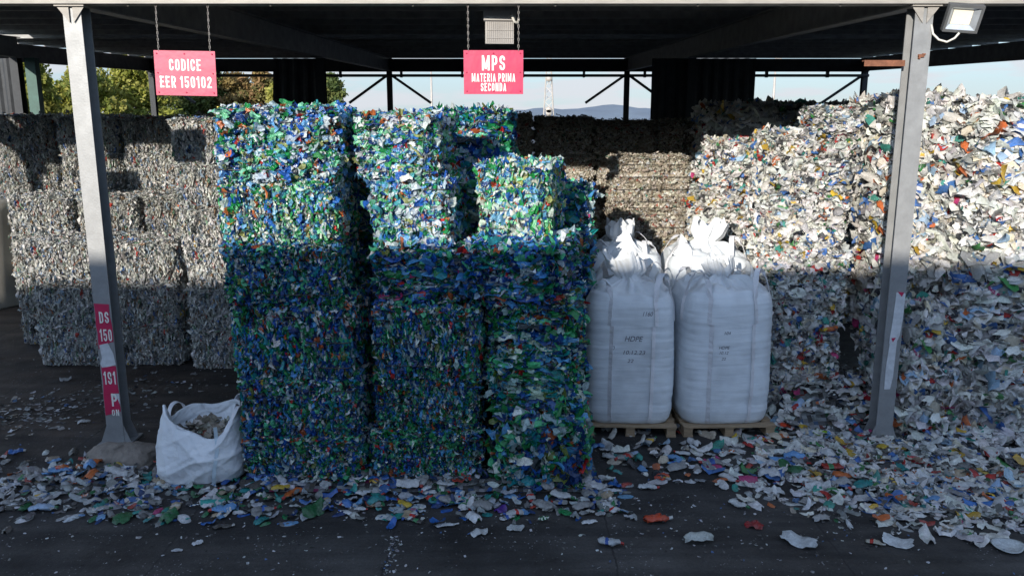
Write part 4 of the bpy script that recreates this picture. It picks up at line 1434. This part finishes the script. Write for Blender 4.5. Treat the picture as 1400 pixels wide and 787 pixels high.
def open_bag(x, y):
    s = empty('open_bag', (x, y, 0), R(8))
    tag(s, 'slumped open white bag half full of scrap at the foot of the coloured stack', 'bag')
    r = random.Random(11)
    P = [r.uniform(0, 6.28) for _ in range(20)]
    nth = 220

    def rim(th):
        return .62 + .08 * math.sin(2 * th + 1.0) + .06 * math.sin(3 * th + P[0]) + .03 * math.sin(5 * th + P[1])

    prof = []
    for j in range(46):
        t = j / 45
        prof.append(('o', t))
    for j in range(24):
        prof.append(('i', (j + 1) / 24))
    vs = []; fs = []
    for kd, t in prof:
        for i in range(nth):
            th = 2 * math.pi * i / nth
            zr_ = rim(th)
            def rdg(v, p=3.0):
                return (1 - abs(math.sin(v))) ** p
            crease = (.026 * rdg(2.0 * th + 1.6 * t + P[2] + .5 * math.sin(4 * t + P[3])) + .020 * rdg(1.5 * th - 2.2 * t + P[4] + .4 * math.sin(5 * t + P[5]), 4)
                      + .018 * rdg(3.4 * t + .8 * math.sin(2 * th + P[10]) + P[11], 4) * (.3 + math.sin(math.pi * t)) + .010 * rdg(5 * th + 4 * t + P[12] + math.sin(3 * th), 3)
                      + .008 * rdg(4 * th - 8 * t + P[13], 3) + .004 * rdg(11 * th + 9 * t + P[14] + math.sin(6 * t)) - .02)
            if kd == 'o':
                a = np.interp(t, [0, .05, .25, .55, .8, .93, 1], [.40, .45, .475, .465, .43, .40, .375])
                z = t * zr_
                # pinched folds sagging towards the ground
                z += .02 * math.sin(4 * th + P[6]) * math.sin(math.pi * t)
            else:
                a = np.interp(t, [0, .3, .6, 1], [.370, .36, .34, .20])
                z = zr_ - t * (zr_ - .36) + .02 * math.sin(5 * th + P[7] + 4 * t)
                crease *= .9
            rr = superell(a, th, 3.2) + crease + (.03 * math.sin(2 * th + P[8]) + .02 * math.sin(3 * th + P[9])) * t * (kd == 'o')
            vs.append((rr * math.cos(th), rr * math.sin(th), max(.006, z)))
    rows = len(prof)
    for j in range(rows - 1):
        for i in range(nth):
            fs.append((j * nth + i, j * nth + (i + 1) % nth, (j + 1) * nth + (i + 1) % nth, (j + 1) * nth + i))
    mb = MB(); mb.add(vs, fs, True)
    mb.build('sack', M['fabric_c'], s)
    for th0, hh, w_ in ((2.55, .15, .05), (.62, .12, .06), (-.6, .04, .05)):
        pts = []
        for t in np.linspace(0, 1, 13):
            th = th0 + (t - .5) * .62
            rr = superell(.385, th, 3.2)
            k = math.sin(math.pi * t)
            pts.append(Vector((rr * math.cos(th), rr * math.sin(th), rim(th) - .05 + hh * k ** .6 + .02)))
        mb = MB(); mb.strip(pts, Vector((math.cos(th0), math.sin(th0), .1)), w_, .006)
        mb.build('lifting_loop', M['webbing'], s)
    pts = []
    for t in np.linspace(0, 1, 26):
        z = .60 - t * .58
        th = -1.12 - .12 * t + .03 * math.sin(6 * t)
        tt = z / rim(th)
        a = np.interp(tt, [0, .05, .25, .55, .8, .93, 1], [.40, .45, .475, .465, .43, .40, .375])
        rr = superell(a, th, 3.2) + .035
        pts.append(Vector((rr * math.cos(th), rr * math.sin(th), z)))
    mb = MB(); mb.strip(pts, Vector((1, .3, 0)), .035, .005)
    mb.build('tie_strap', mat('pale_blue_strap', (.50, .60, .66), .5, 0, .1, 20), s)
    rng = np.random.default_rng(12)
    n = 160
    rad = np.sqrt(rng.uniform(0, 1, n)) * .30; an = rng.uniform(0, 6.28, n)
    pos = np.stack([rad * np.cos(an), rad * np.sin(an), .40 + .10 * (1 - rad / .3) + rng.uniform(-.03, .05, n)], 1)
    up = np.tile([0, 0, 1.0], (n, 1))
    v, f, c = flakes(rng, pos, up + rng.normal(0, .4, (n, 3)), rng.normal(0, 1, (n, 3)), rng.uniform(.08, .17, n), rng.uniform(.05, .1, n), palette(rng, PAL['tan'], n) * .8, .1, .6)
    link(bpy.data.objects.new('scrap_filling', np_mesh('scrap_filling', v, f, c, M['litter'])), s)


open_bag(-3.20, 8.04)

# white tank at the left edge
tk = empty('storage_tank', (-10.6, 15.9, 0))
tag(tk, 'upright off-white cylindrical tank at the left edge before the clear-bottle bales', 'tank')
mb = MB()
n = 64; vs = []; fs = []
prof = [(.0, .0), (.86, .0), (.89, .03), (.89, 1.88), (.86, 1.98), (.70, 2.05), (.2, 2.10), (.0, 2.10)]
for rr, z in prof:
    for i in range(n):
        vs.append((rr * math.cos(2 * math.pi * i / n), rr * math.sin(2 * math.pi * i / n), z))
for j in range(len(prof) - 1):
    for i in range(n):
        fs.append((j * n + i, j * n + (i + 1) % n, (j + 1) * n + (i + 1) % n, (j + 1) * n + i))
mb.add(vs, fs, True); mb.build('shell', M['tank'], tk)
mb = MB(); mb.tube([(0, 0, 2.09), (0, 0, 2.18)], .2, 24); mb.build('lid', M['lamp_grey'], tk)

# ------------------------------------------------------------------ trees, mast, poles
def foliage_mat(name, c1, c2):
    m, nt, b = nodes_of(name)
    a = nt.nodes.new("ShaderNodeAttribute"); a.attribute_name = "col"
    nt.links.new(a.outputs["Color"], b.inputs["Base Color"])
    b.inputs["Roughness"].default_value = .7
    tr = nt.nodes.new("ShaderNodeBsdfTranslucent")
    nt.links.new(a.outputs["Color"], tr.inputs["Color"])
    ms = nt.nodes.new("ShaderNodeMixShader"); ms.inputs[0].default_value = .42
    nt.links.new(b.outputs[0], ms.inputs[1]); nt.links.new(tr.outputs[0], ms.inputs[2])
    nt.links.new(ms.outputs[0], nt.nodes["Material Output"].inputs["Surface"])
    return m


M['leaf'] = foliage_mat('foliage', None, None)
M['bark'] = mat('bark', (.16, .12, .085), .95, 0, .2, 8)


def tree(x, y, h, wd, seed, cpal, label, conic=.5):
    rng = np.random.default_rng(seed)
    t = empty('tree', (x, y, 0))
    tag(t, label, 'tree', 'trees beyond the shed')
    mb = MB()
    lean = rng.uniform(-.03, .03, 2)
    tp = [(lean[0] * z, lean[1] * z, z) for z in np.linspace(0, h * .92, 8)]
    mb.tube(tp, list(np.linspace(.20, .03, 8)), 8)
    cl = []
    nl = 60
    for k in range(nl):
        q = rng.uniform(.12, 1) ** .9
        z0 = h * q * .95
        rmax = wd * (1 - q) ** conic * (.35 + .65 * min(1, q * 4)) * rng.uniform(.55, 1.15)
        an = rng.uniform(0, 6.28)
        e = np.array([lean[0] * z0 + rmax * math.cos(an), lean[1] * z0 + rmax * math.sin(an), min(h, z0 + rmax * rng.uniform(.1, .5))])
        s_ = np.array([lean[0] * z0, lean[1] * z0, z0])
        if k % 2 == 0:
            mb.tube([tuple(s_), tuple((s_ + e) / 2 + np.array([0, 0, .05])), tuple(e)], [.05, .03, .012], 5)
        for w_ in (.5, .8, 1.0):
            cl.append((s_ * (1 - w_) + e * w_, rng.uniform(.35, .75) * (wd / 2.5)))
    mb.build('trunk', M['bark'], t)
    pos, cols = [], []
    for c, r_ in cl:
        n = int(rng.uniform(45, 75))
        d = rng.normal(0, 1, (n, 3)); d = d / np.linalg.norm(d, axis=1, keepdims=True)
        p = c + d * (r_ * rng.uniform(.3, 1, (n, 1)) ** .6) * np.array([1, 1, .8])
        pos.append(p)
        base = np.array(lin(cpal[rng.integers(len(cpal))])) * rng.uniform(.75, 1.15)
        cols.append(base[None] * rng.uniform(.7, 1.25, (n, 1)))
    pos = np.concatenate(pos); cols = np.concatenate(cols)
    n = len(pos)
    v, f, c = flakes(rng, pos, rng.normal(0, .8, (n, 3)) + np.array([-.3, -.8, .5]), rng.normal(0, 1, (n, 3)), rng.uniform(.14, .36, n), rng.uniform(.08, .18, n), cols, .1, .5, 3, 2)
    link(bpy.data.objects.new('crown', np_mesh('crown', v, f, c, M['leaf'])), t)


YG = [(146, 148, 62), (118, 128, 54), (166, 162, 80)]
DG = [(100, 114, 58), (82, 100, 52), (124, 130, 70)]
BR = [(158, 126, 84), (142, 122, 74), (128, 122, 70)]
for args in ((-19.8, 34.5, 6.4, 1.7, 1, YG, 'slender yellow-green tree seen just left of the stickered post', .7),
             (-22.8, 38, 6.6, 2.0, 2, DG, 'green tree at the left edge beyond the green stud', .6),
             (-23.4, 46, 6.4, 2.6, 3, YG, 'bushy tree partly hidden by the stickered post', .5),
             (-22.6, 50, 7.2, 3.6, 4, YG, 'broad yellow-green tree filling the gap left of the CODICE sign', .45),
             (-21.2, 57, 7.0, 3.2, 5, DG, 'dark green tree behind the CODICE sign', .5),
             (-19.6, 58, 6.9, 2.6, 6, BR, 'brownish autumn tree just right of the CODICE sign', .5),
             (-17.4, 58, 7.0, 2.0, 7, BR, 'reddish brown tree above the wide coloured stack', .55),
             (-15.2, 57, 6.5, 2.2, 8, YG, 'green tree beside the hanging dark cladding panel', .5),
             (-12.6, 58, 6.7, 1.8, 9, DG, 'narrow green tree at the right end of the tree line', .6)):
    tree(*args)


def lattice(x, y, h):
    s = empty('lattice_mast', (x, y, 0))
    tag(s, 'tall pale lattice mast rising far behind the dark bales', 'mast')
    mb = MB()
    w = lambda z: 1.6 * (1 - z / h) + .55
    for sx in (-1, 1):
        for sy in (-1, 1):
            mb.bar((sx * w(0) / 2, sy * w(0) / 2, 0), (sx * w(h) / 2, sy * w(h) / 2, h), .14, .14)
    mb.build('legs', M['mast'], s)
    mb = MB()
    z = 0.0; k = 0
    while z < h - 1:
        z2 = z + 1.3
        a, b = w(z) / 2, w(min(z2, h)) / 2
        sg = 1 if k % 2 else -1
        for (p, q) in (((-a, -a), (b, -b)), ((a, -a), (b, b)), ((a, a), (-b, b)), ((-a, a), (-b, -b))):
            if sg > 0: mb.bar((p[0], p[1], z), (q[0], q[1], min(z2, h)), .07, .07)
            else: mb.bar((-p[0], p[1], z), (-q[0], q[1], min(z2, h)), .07, .07)
        z = z2; k += 1
    mb.build('lattice', M['mast'], s)
    for zz in (h * .32, h * .36, h * .72):
        mb = MB()
        mb.tube([(0, -.8, zz), (0, -.95, zz)], .55, 20)
        mb.build('dish', M['mast'], s)


lattice(6.35, 145, 14.5)
for x, y, h, lb in ((-9.6, 100, 10.5, 'thin white pole standing far behind the middle coloured stack'),
                    (25.6, 82, 9.6, 'thin white pole standing far behind the shaded white bales')):
    s = empty('pole', (x, y, 0)); tag(s, lb, 'pole', 'far white poles')
    mb = MB(); mb.tube([(0, 0, 0), (0, 0, h)], [.16, .10], 10); mb.build('shaft', M['mast'], s)
    mb = MB(); mb.box((.25, 0, h - .3), (.6, .12, .12)); mb.box((.2, 0, h * .45), (.25, .2, .3)); mb.build('fitting', M['mast'], s)


# ------------------------------------------------------------------ litter
def sst(x, a, b):
    t = np.clip((x - a) / (b - a), 0, 1)
    return t * t * (3 - 2 * t)


def heap_h(x, y):
    """height of the loose litter lying on the ground"""
    x = np.asarray(x, float); y = np.asarray(y, float)
    h = .42 * sst(x, 2.9, 3.6) * (1 - sst(x, 4.5, 5.4)) * sst(y, 8.75, 9.6)
    h = np.maximum(h, .20 * sst(x, 4.3, 4.7) * (1 - sst(x, 5.0, 5.7)) * sst(y, 8.0, 8.9))
    h = np.maximum(h, .07 * sst(x, 3.0, 4.2) * sst(y, 7.2, 8.6) * (1 - sst(x, 5.6, 6.8)))
    h = np.maximum(h, .07 * sst(y, 7.3, 7.65) * (1 - sst(y, 8.5, 9)) * sst(x, -2.9, -2.5) * (1 - sst(x, .6, 1.0)))
    h = np.maximum(h, .10 * np.exp(-((x + 4.4) / .5) ** 2 - ((y - 7.75) / .3) ** 2))
    h = np.maximum(h, .34 * np.exp(-((x + 3.0) / .35) ** 2 - ((y - 9.1) / .5) ** 2))
    return h


def heap_mesh():
    xs_ = np.linspace(-5.6, 7.4, 240); ys_ = np.linspace(6.6, 10.4, 90)
    X, Y = np.meshgrid(xs_, ys_, indexing='ij')
    rng = np.random.default_rng(3)
    H = heap_h(X, Y)
    Z = H * (1 + rng.normal(0, .05, H.shape)) - .012
    vs = np.stack([X, Y, Z], -1).reshape(-1, 3)
    ny = len(ys_)
    i = np.arange(len(xs_) - 1)[:, None] * ny + np.arange(ny - 1)[None]
    f = np.stack([i, i + ny, i + ny + 1, i + 1], -1).reshape(-1, 4)
    keep = H[:-1, :-1].reshape(-1) > .02
    f = f[keep]
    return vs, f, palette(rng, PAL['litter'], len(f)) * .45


rng = np.random.default_rng(21)


def scatter(n, xr, yr, dens):
    out = []
    while len(out) < n:
        x = rng.uniform(*xr, 4000); y = rng.uniform(*yr, 4000)
        k = rng.uniform(size=4000) < dens(x, y)
        out += list(zip(x[k], y[k]))
    return np.array(out[:n])


def d_mid(x, y):      # foot of the coloured stacks
    return np.clip(1.15 * (1 - sst(7.62 - y, .25, 1.0)), 0, 1) * (x > -4.0) * (x < 1.15)


def d_left(x, y):
    e = ((x + 4.35) / 1.25) ** 2 + ((y - 7.55) / .55) ** 2
    return np.exp(-e * 1.1)


def d_right(x, y):
    u = sst(x, .9, 4.0)
    edge = 7.75 - .95 * u
    return np.clip(sst(y, edge - .5, edge + .5) * (.16 + .84 * sst(x, 1.8, 4.0)), 0, 1) * (y < 9.75)


parts = [heap_mesh()]
for n, xr, yr, dn, pl, ls in ((560, (-4.0, 1.15), (6.4, 7.9), d_mid, 'bluelit', (.06, .17)), (330, (-6.2, -3.0), (6.6, 8.5), d_left, 'litter', (.06, .18)),
                              (1700, (1.0, 7.0), (6.4, 9.8), d_right, 'white', (.09, .25)), (650, (1.0, 5.0), (6.6, 8.6), d_right, 'litter', (.05, .16)),
                              (260, (-3.9, -2.6), (8.6, 9.8), lambda x, y: np.exp(-((x + 3.0) / .4) ** 2 - ((y - 9.1) / .5) ** 2), 'tan', (.08, .2))):
    p = scatter(n, xr, yr, dn)
    n = len(p)
    z = heap_h(p[:, 0], p[:, 1]) + rng.uniform(.005, .05, n)
    L = rng.uniform(*ls, n); W = L * rng.uniform(.35, .65, n)
    nr = np.array([0, 0, 1.0]) + rng.normal(0, .24, (n, 3))
    parts.append(flakes(rng, np.stack([p[:, 0], p[:, 1], z], 1), nr, rng.normal(0, 1, (n, 3)) * np.array([1, 1, .15]), L, W,
                        palette(rng, PAL[pl], n), .035, 1.1, 8, 5, palette(rng, PAL['white'], n), .15, .85))
v, f, c = join_np(parts)
v[:, 2] = np.maximum(v[:, 2], .004)
o = bpy.data.objects.new('litter', np_mesh('litter', v, f, c, M['litter'], True)); COL.objects.link(o)
tag(o, 'dense mass of loose crushed plastic at the foot of the stacks', kind='stuff')
# crumbs and shreds on the concrete
n = 3800
x = rng.uniform(-9, 7, n); y = rng.uniform(5.4, 12.5, n)
x[:900] = rng.normal(-6.2, .9, 900); y[:900] = 9.6 + (x[:900] + 6.2) * .6 + rng.normal(0, .5, 900)
x[900:1050] = -1.03 + rng.normal(0, .04, 150); y[900:1050] = rng.uniform(5.6, 6.6, 150)
x[1050:2300] = rng.uniform(-6, 6.5, 1250); y[1050:2300] = 7.4 - np.abs(rng.normal(0, .7, 1250))
L = rng.uniform(.006, .035, n); L[:900] = rng.uniform(.01, .09, 900)
p = np.stack([x, y, np.full(n, .006)], 1)
v, f, c = flakes(rng, p, np.array([0, 0, 1.0]) + rng.normal(0, .25, (n, 3)), rng.normal(0, 1, (n, 3)), L, L * rng.uniform(.4, .9, n),
                 palette(rng, [(6, (190, 192, 192)), (5, (140, 140, 140)), (5, (100, 98, 94)), (1, (80, 110, 150)), (2, (60, 58, 56))], n), .05, .3, 3, 2)
v[:, 2] = np.maximum(v[:, 2], .003)
o = bpy.data.objects.new('crumbs', np_mesh('crumbs', v, f, c, M['litter'])); COL.objects.link(o)
tag(o, 'pale plastic crumbs and shreds strewn over the dark concrete', kind='stuff')


def bottle_mesh(rg, L, W, col, cap):
    """one squashed bottle lying along x"""
    nr, nt = 16, 12
    u = np.linspace(0, 1, nr)
    prof = np.interp(u, [0, .03, .12, .35, .5, .62, .74, .84, .88, 1], [.30, .85, 1, .95, 1.0, .96, .72, .34, .28, .28]) * rg.uniform(.93, 1.05, nr)
    th = np.linspace(0, 2 * math.pi, nt, endpoint=False)
    flat = rg.uniform(.18, .42)
    fl = np.interp(u, [0, .15, .8, .88, 1], [flat * 1.1, flat, flat * 1.2, .8, .9])
    ben = rg.uniform(-.25, .25)
    X = (u[:, None] - .5) * L + rg.normal(0, .02 * L, (nr, nt)) * (u[:, None] < .8)
    Y = np.cos(th)[None] * prof[:, None] * W / 2 + ben * L * (u[:, None] - .5) ** 2 + rg.normal(0, .035 * W, (nr, nt))
    Z = np.sin(th)[None] * prof[:, None] * W / 2 * fl[:, None] + rg.normal(0, .045 * W, (nr, nt)) * (u[:, None] < .82)
    Z += .06 * W * np.sin(9 * u[:, None] + rg.uniform(0, 6))
    v = np.stack([X, Y, Z], -1).reshape(-1, 3)
    i = np.arange(nr - 1)[:, None] * nt
    j = np.arange(nt)[None]
    f = np.stack([i + j, i + (j + 1) % nt, i + nt + (j + 1) % nt, i + nt + j], -1).reshape(-1, 4)
    # closed ends
    ends = []
    for b in (0, (nr - 1) * nt):
        for k in range(1, nt - 2, 2):
            ends.append((b, b + k, b + k + 1, b + k + 2))
    f = np.concatenate([f, np.array(ends)])
    ring = np.concatenate([np.repeat(np.arange(nr - 1), nt), np.repeat([0, nr - 1], (len(ends)) // 2)])
    c = np.tile(col, (len(f), 1)) * rg.uniform(.92, 1.06, (len(f), 1))
    c[ring >= nr - 3] = cap
    if rg.uniform() < .35:
        a = rg.integers(3, 6); b = a + rg.integers(2, 4)
        lab = np.array(lin([(200, 60, 50), (60, 100, 180), (210, 205, 195), (70, 140, 90), (210, 170, 60)][rg.integers(5)]))
        c[(ring >= a) & (ring < b)] = lab
    return v, f, c


def scrap_mesh(rg, L, W, col):
    p = np.zeros((1, 3))
    return flakes(rg, p, np.array([[0, 0, 1.0]]), np.array([[1.0, 0, 0]]), np.array([L]), np.array([W]), col[None], .022, .8, 11, 7, None, .12, .8)


def bowl_mesh(rg, L, W, col):
    nr, nt = 9, 20
    prof = [(0.02, .25), (.5, .22), (.62, .3), (.8, .8), (.9, 1.0), (1.0, 1.0), (.86, .9), (.7, .32), (.02, .3)]
    vs = []
    for (r_, z_) in prof:
        for i in range(nt):
            a = 2 * math.pi * i / nt
            k = 1 + .08 * math.sin(3 * a + 1) + rg.normal(0, .02)
            vs.append((r_ * L / 2 * k * math.cos(a), r_ * W / 2 * k * math.sin(a), z_ * L * .14))
    fs = []
    for j in range(nr - 1):
        for i in range(nt):
            fs.append((j * nt + i, j * nt + (i + 1) % nt, (j + 1) * nt + (i + 1) % nt, (j + 1) * nt + i))
    return np.array(vs), np.array(fs), np.tile(col, (len(fs), 1)) * rg.uniform(.95, 1.03, (len(fs), 1))


CNAME = [((206, 208, 208), 'white'), ((160, 160, 158), 'grey'), ((88, 84, 80), 'dark grey'), ((70, 112, 170), 'blue'), ((40, 130, 130), 'teal'), ((40, 104, 62), 'green'),
         ((170, 50, 40), 'red'), ((196, 104, 50), 'orange'), ((180, 50, 120), 'pink'), ((200, 170, 60), 'yellow'), ((176, 160, 134), 'beige'), ((110, 160, 210), 'pale blue')]
GNAME = {'crushed_bottle': 'crushed bottles lying loose on the ground', 'plastic_scrap': 'plastic scraps lying loose on the ground', 'plastic_bowl': 'plastic tubs lying loose on the ground'}


def litter_piece(kind, x, y, L, W, rgb, label, rg, rz=None, tilt=.10, lift=None):
    col = np.array(lin(rgb)) * rg.uniform(.9, 1.08)
    if kind == 'crushed_bottle':
        cap = np.array(lin([(60, 100, 180), (210, 210, 205), (190, 50, 45), (40, 120, 70)][rg.integers(4)]))
        v, f, c = bottle_mesh(rg, L, W, col, cap)
    elif kind == 'plastic_bowl':
        v, f, c = bowl_mesh(rg, L, W, col)
    else:
        v, f, c = scrap_mesh(rg, L, W, col)
    v[:, 2] -= v[:, 2].min()
    me = np_mesh(kind, v, f, np.clip(c, 0, .85), M['litter'], True)
    o = bpy.data.objects.new(kind, me); COL.objects.link(o)
    h = float(heap_h(x, y))
    o.location = (x, y, .004 + h + (rg.uniform(.0, .03) if h > .03 else 0) + (lift or 0))
    t = tilt * (1 + 3 * (h > .05))
    o.rotation_euler = (rg.normal(0, t * .3), rg.normal(0, t * .3), rg.uniform(0, 6.28) if rz is None else rz)
    if rz is None and h < .03:
        o.rotation_euler = (0, 0, o.rotation_euler[2])
    tag(o, label, 'bottle' if kind == 'crushed_bottle' else 'plastic scrap', GNAME[kind])
    return o


def px_ground(px, py):
    a = R(11.67) + math.atan((py - 393.5) / 1116)
    y = 3.6 / math.tan(a)
    ax = y * math.cos(R(11.67)) + 3.6 * math.sin(R(11.67))
    return (px - 700) / 1116 * ax, y


# pieces that stand out, at their places on the yard
rg = np.random.default_rng(77)
B_, S_, W_ = 'crushed_bottle', 'plastic_scrap', 'plastic_bowl'
for kd, px, py, L, W, rgb, rz, lb in (
        (B_, 835, 746, .22, .10, (196, 202, 206), R(-8), 'flattened clear bottle alone on the concrete below the right-hand coloured stack'),
        (S_, 955, 740, .26, .13, (190, 196, 190), R(5), 'crumpled whitish wrapper on bare concrete left of the long folded white scrap'),
        (S_, 1093, 742, .32, .20, (206, 212, 214), R(-40), 'long folded white scrap at the front of the right litter'),
        (S_, 1227, 742, .24, .20, (214, 220, 222), R(-30), 'ragged white sheet lying alone in front of the right litter'),
        (W_, 1378, 749, .26, .26, (204, 210, 210), 0, 'round white tub lid at the far right of the bare concrete'),
        (B_, 900, 714, .27, .12, (190, 72, 40), R(4), 'orange-red flattened bottle on the concrete front of the pallets'),
        (S_, 1031, 719, .17, .14, (140, 30, 34), R(-30), 'dark red scrap among grey litter below the right sack'),
        (S_, 1322, 707, .23, .13, (186, 150, 50), R(5), 'dull yellow flat scrap near the right edge'),
        (S_, 1335, 692, .26, .10, (56, 120, 196), R(-8), 'bright blue strip just above the dull yellow scrap'),
        (S_, 1022, 659, .19, .13, (170, 44, 104), R(0), 'magenta oval scrap below the right pallet'),
        (W_, 1253, 638, .19, .19, (186, 34, 50), 0, 'round red tub in the litter right of the right post'),
        (W_, 1122, 600, .20, .20, (150, 200, 40), 0, 'lime green ring-shaped tub left of the right post'),
        (S_, 1074, 590, .19, .15, (206, 70, 40), R(10), 'orange-red flat scrap beside the right pallet corner'),
        (B_, 1163, 572, .28, .17, (214, 218, 220), R(10), 'large white canister on the heap left of the right post'),
        (B_, 1186, 580, .18, .09, (170, 30, 40), R(30), 'dark red bottle touching the large white canister'),
        (S_, 655, 730, .15, .12, (200, 204, 204), R(20), 'small white scrap on bare concrete under the gap between coloured stacks'),
        (B_, 612, 719, .21, .06, (206, 208, 208), R(8), 'thin white bottle lying crosswise before the middle coloured stack'),
        (B_, 61, 698, .26, .11, (164, 188, 214), R(5), 'pale bluish flattened bottle at the far left front of the litter'),
        (S_, 185, 694, .21, .14, (196, 204, 210), R(-15), 'white crumpled scrap in front of the slumped bag, left of the teal one'),
        (S_, 270, 743, .10, .07, (206, 210, 214), R(50), 'small upright-looking white scrap alone on the front concrete'),
        (S_, 242, 753, .10, .05, (196, 200, 204), R(5), 'tiny white scrap beside another on the front concrete'),
        (S_, 685, 698, .13, .11, (90, 50, 150), R(50), 'purple scrap at the foot of the right coloured stack'),
        (B_, 830, 673, .28, .08, (206, 210, 214), R(-15), 'long white bottle on the concrete right of the coloured stacks'),
        (B_, 887, 668, .21, .10, (206, 210, 210), R(-5), 'white bottle lying before the left pallet'),
        (S_, 115, 578, .14, .09, (206, 206, 204), R(25), 'white scrap alone on the brown ground left of the stickered post'),
        (B_, 24, 620, .17, .11, (60, 110, 180), R(20), 'blue bottle at the far left edge of the yard'),
        (S_, 291, 692, .22, .14, (44, 150, 140), R(10), 'teal flat scrap in front of the slumped white bag'),
        (S_, 537, 708, .20, .12, (40, 140, 130), R(10), 'teal scrap before the gap beside the middle coloured stack'),
        (B_, 1197, 744, .16, .07, (190, 186, 170), R(-30), 'small beige bottle next to the ragged white sheet'),
        (S_, 705, 723, .16, .11, (200, 204, 204), R(10), 'white scrap on concrete right of the purple one'),
        (S_, 905, 654, .20, .13, (196, 74, 44), R(60), 'orange scrap just right of the white bottle before the pallet'),
        (B_, 1010, 693, .22, .10, (204, 208, 208), R(-50), 'slanting white bottle below the magenta scrap'),
        (B_, 1230, 590, .30, .20, (214, 216, 216), R(-15), 'crumpled white canister at the foot of the right post'),
        (S_, 190, 735, .05, .04, (190, 190, 190), 0, 'tiny pale chip on the front concrete left of the two small scraps')):
    X, Y = px_ground(px, py)
    litter_piece(kd, X, Y, L, W, rgb, lb, rg, rz)

ZONES = [('at the foot of the wide coloured stack', -2.9, -1.5, 6.55, 7.55), ('at the foot of the middle coloured stack', -1.5, -.3, 6.55, 7.55),
         ('at the foot of the short coloured stack', -.3, .95, 6.55, 7.55), ('around the footing of the stickered post', -5.6, -3.6, 7.0, 8.3),
         ('in front of the slumped white bag', -3.7, -2.7, 6.9, 7.65), ('before the left pallet', .95, 2.0, 6.9, 8.8), ('before the right pallet', 2.0, 3.1, 6.7, 8.9),
         ('on the heap left of the right post', 3.1, 4.1, 7.0, 9.2), ('in front of the right post', 3.4, 4.8, 6.6, 7.9), ('along the foot of the rightmost white bales', 4.5, 6.3, 7.0, 8.5)]
NZ = [26, 26, 24, 34, 18, 14, 30, 34, 30, 30]
for (zn, xa, xb, ya, yb), cnt in zip(ZONES, NZ):
    dens = d_mid if 'foot of the wide' in zn or 'foot of the middle' in zn or 'foot of the short' in zn else (d_left if 'footing' in zn else (d_right if xa > .9 else (lambda x, y: np.ones_like(x))))
    pts = scatter(cnt, (xa, xb), (ya, yb), dens)
    wts = np.array([34, 24, 9, 7, 4, 4, 2.5, 2, 1.2, 1.5, 5, 7], float)
    if dens is d_right: wts[0] = 46
    if dens is d_mid: wts[3] = 13; wts[5] = 9; wts[4] = 8
    for (X, Y) in pts:
        k = rg.choice(12, p=wts / wts.sum())
        kd = (B_, S_)[int(rg.uniform() < .38)]
        L = rg.uniform(.12, .27); W = L * (rg.uniform(.36, .52) if kd == B_ else rg.uniform(.45, .8))
        litter_piece(kd, X, Y, L, W, CNAME[k][0], f'{CNAME[k][1]} {"crushed bottle" if kd == B_ else "plastic scrap"} lying {zn}', rg)
# few lone pieces on the back ground at left
for px, py in ((40, 560), (75, 585), (210, 510), (265, 512), (20, 545), (90, 520), (195, 520), (8, 632), (30, 640), (50, 660)):
    X, Y = px_ground(px, py)
    litter_piece(S_, X, Y, rg.uniform(.08, .18), rg.uniform(.05, .1), (150, 150, 148), 'grey plastic scrap lying on the brown ground behind the stickered post', rg)
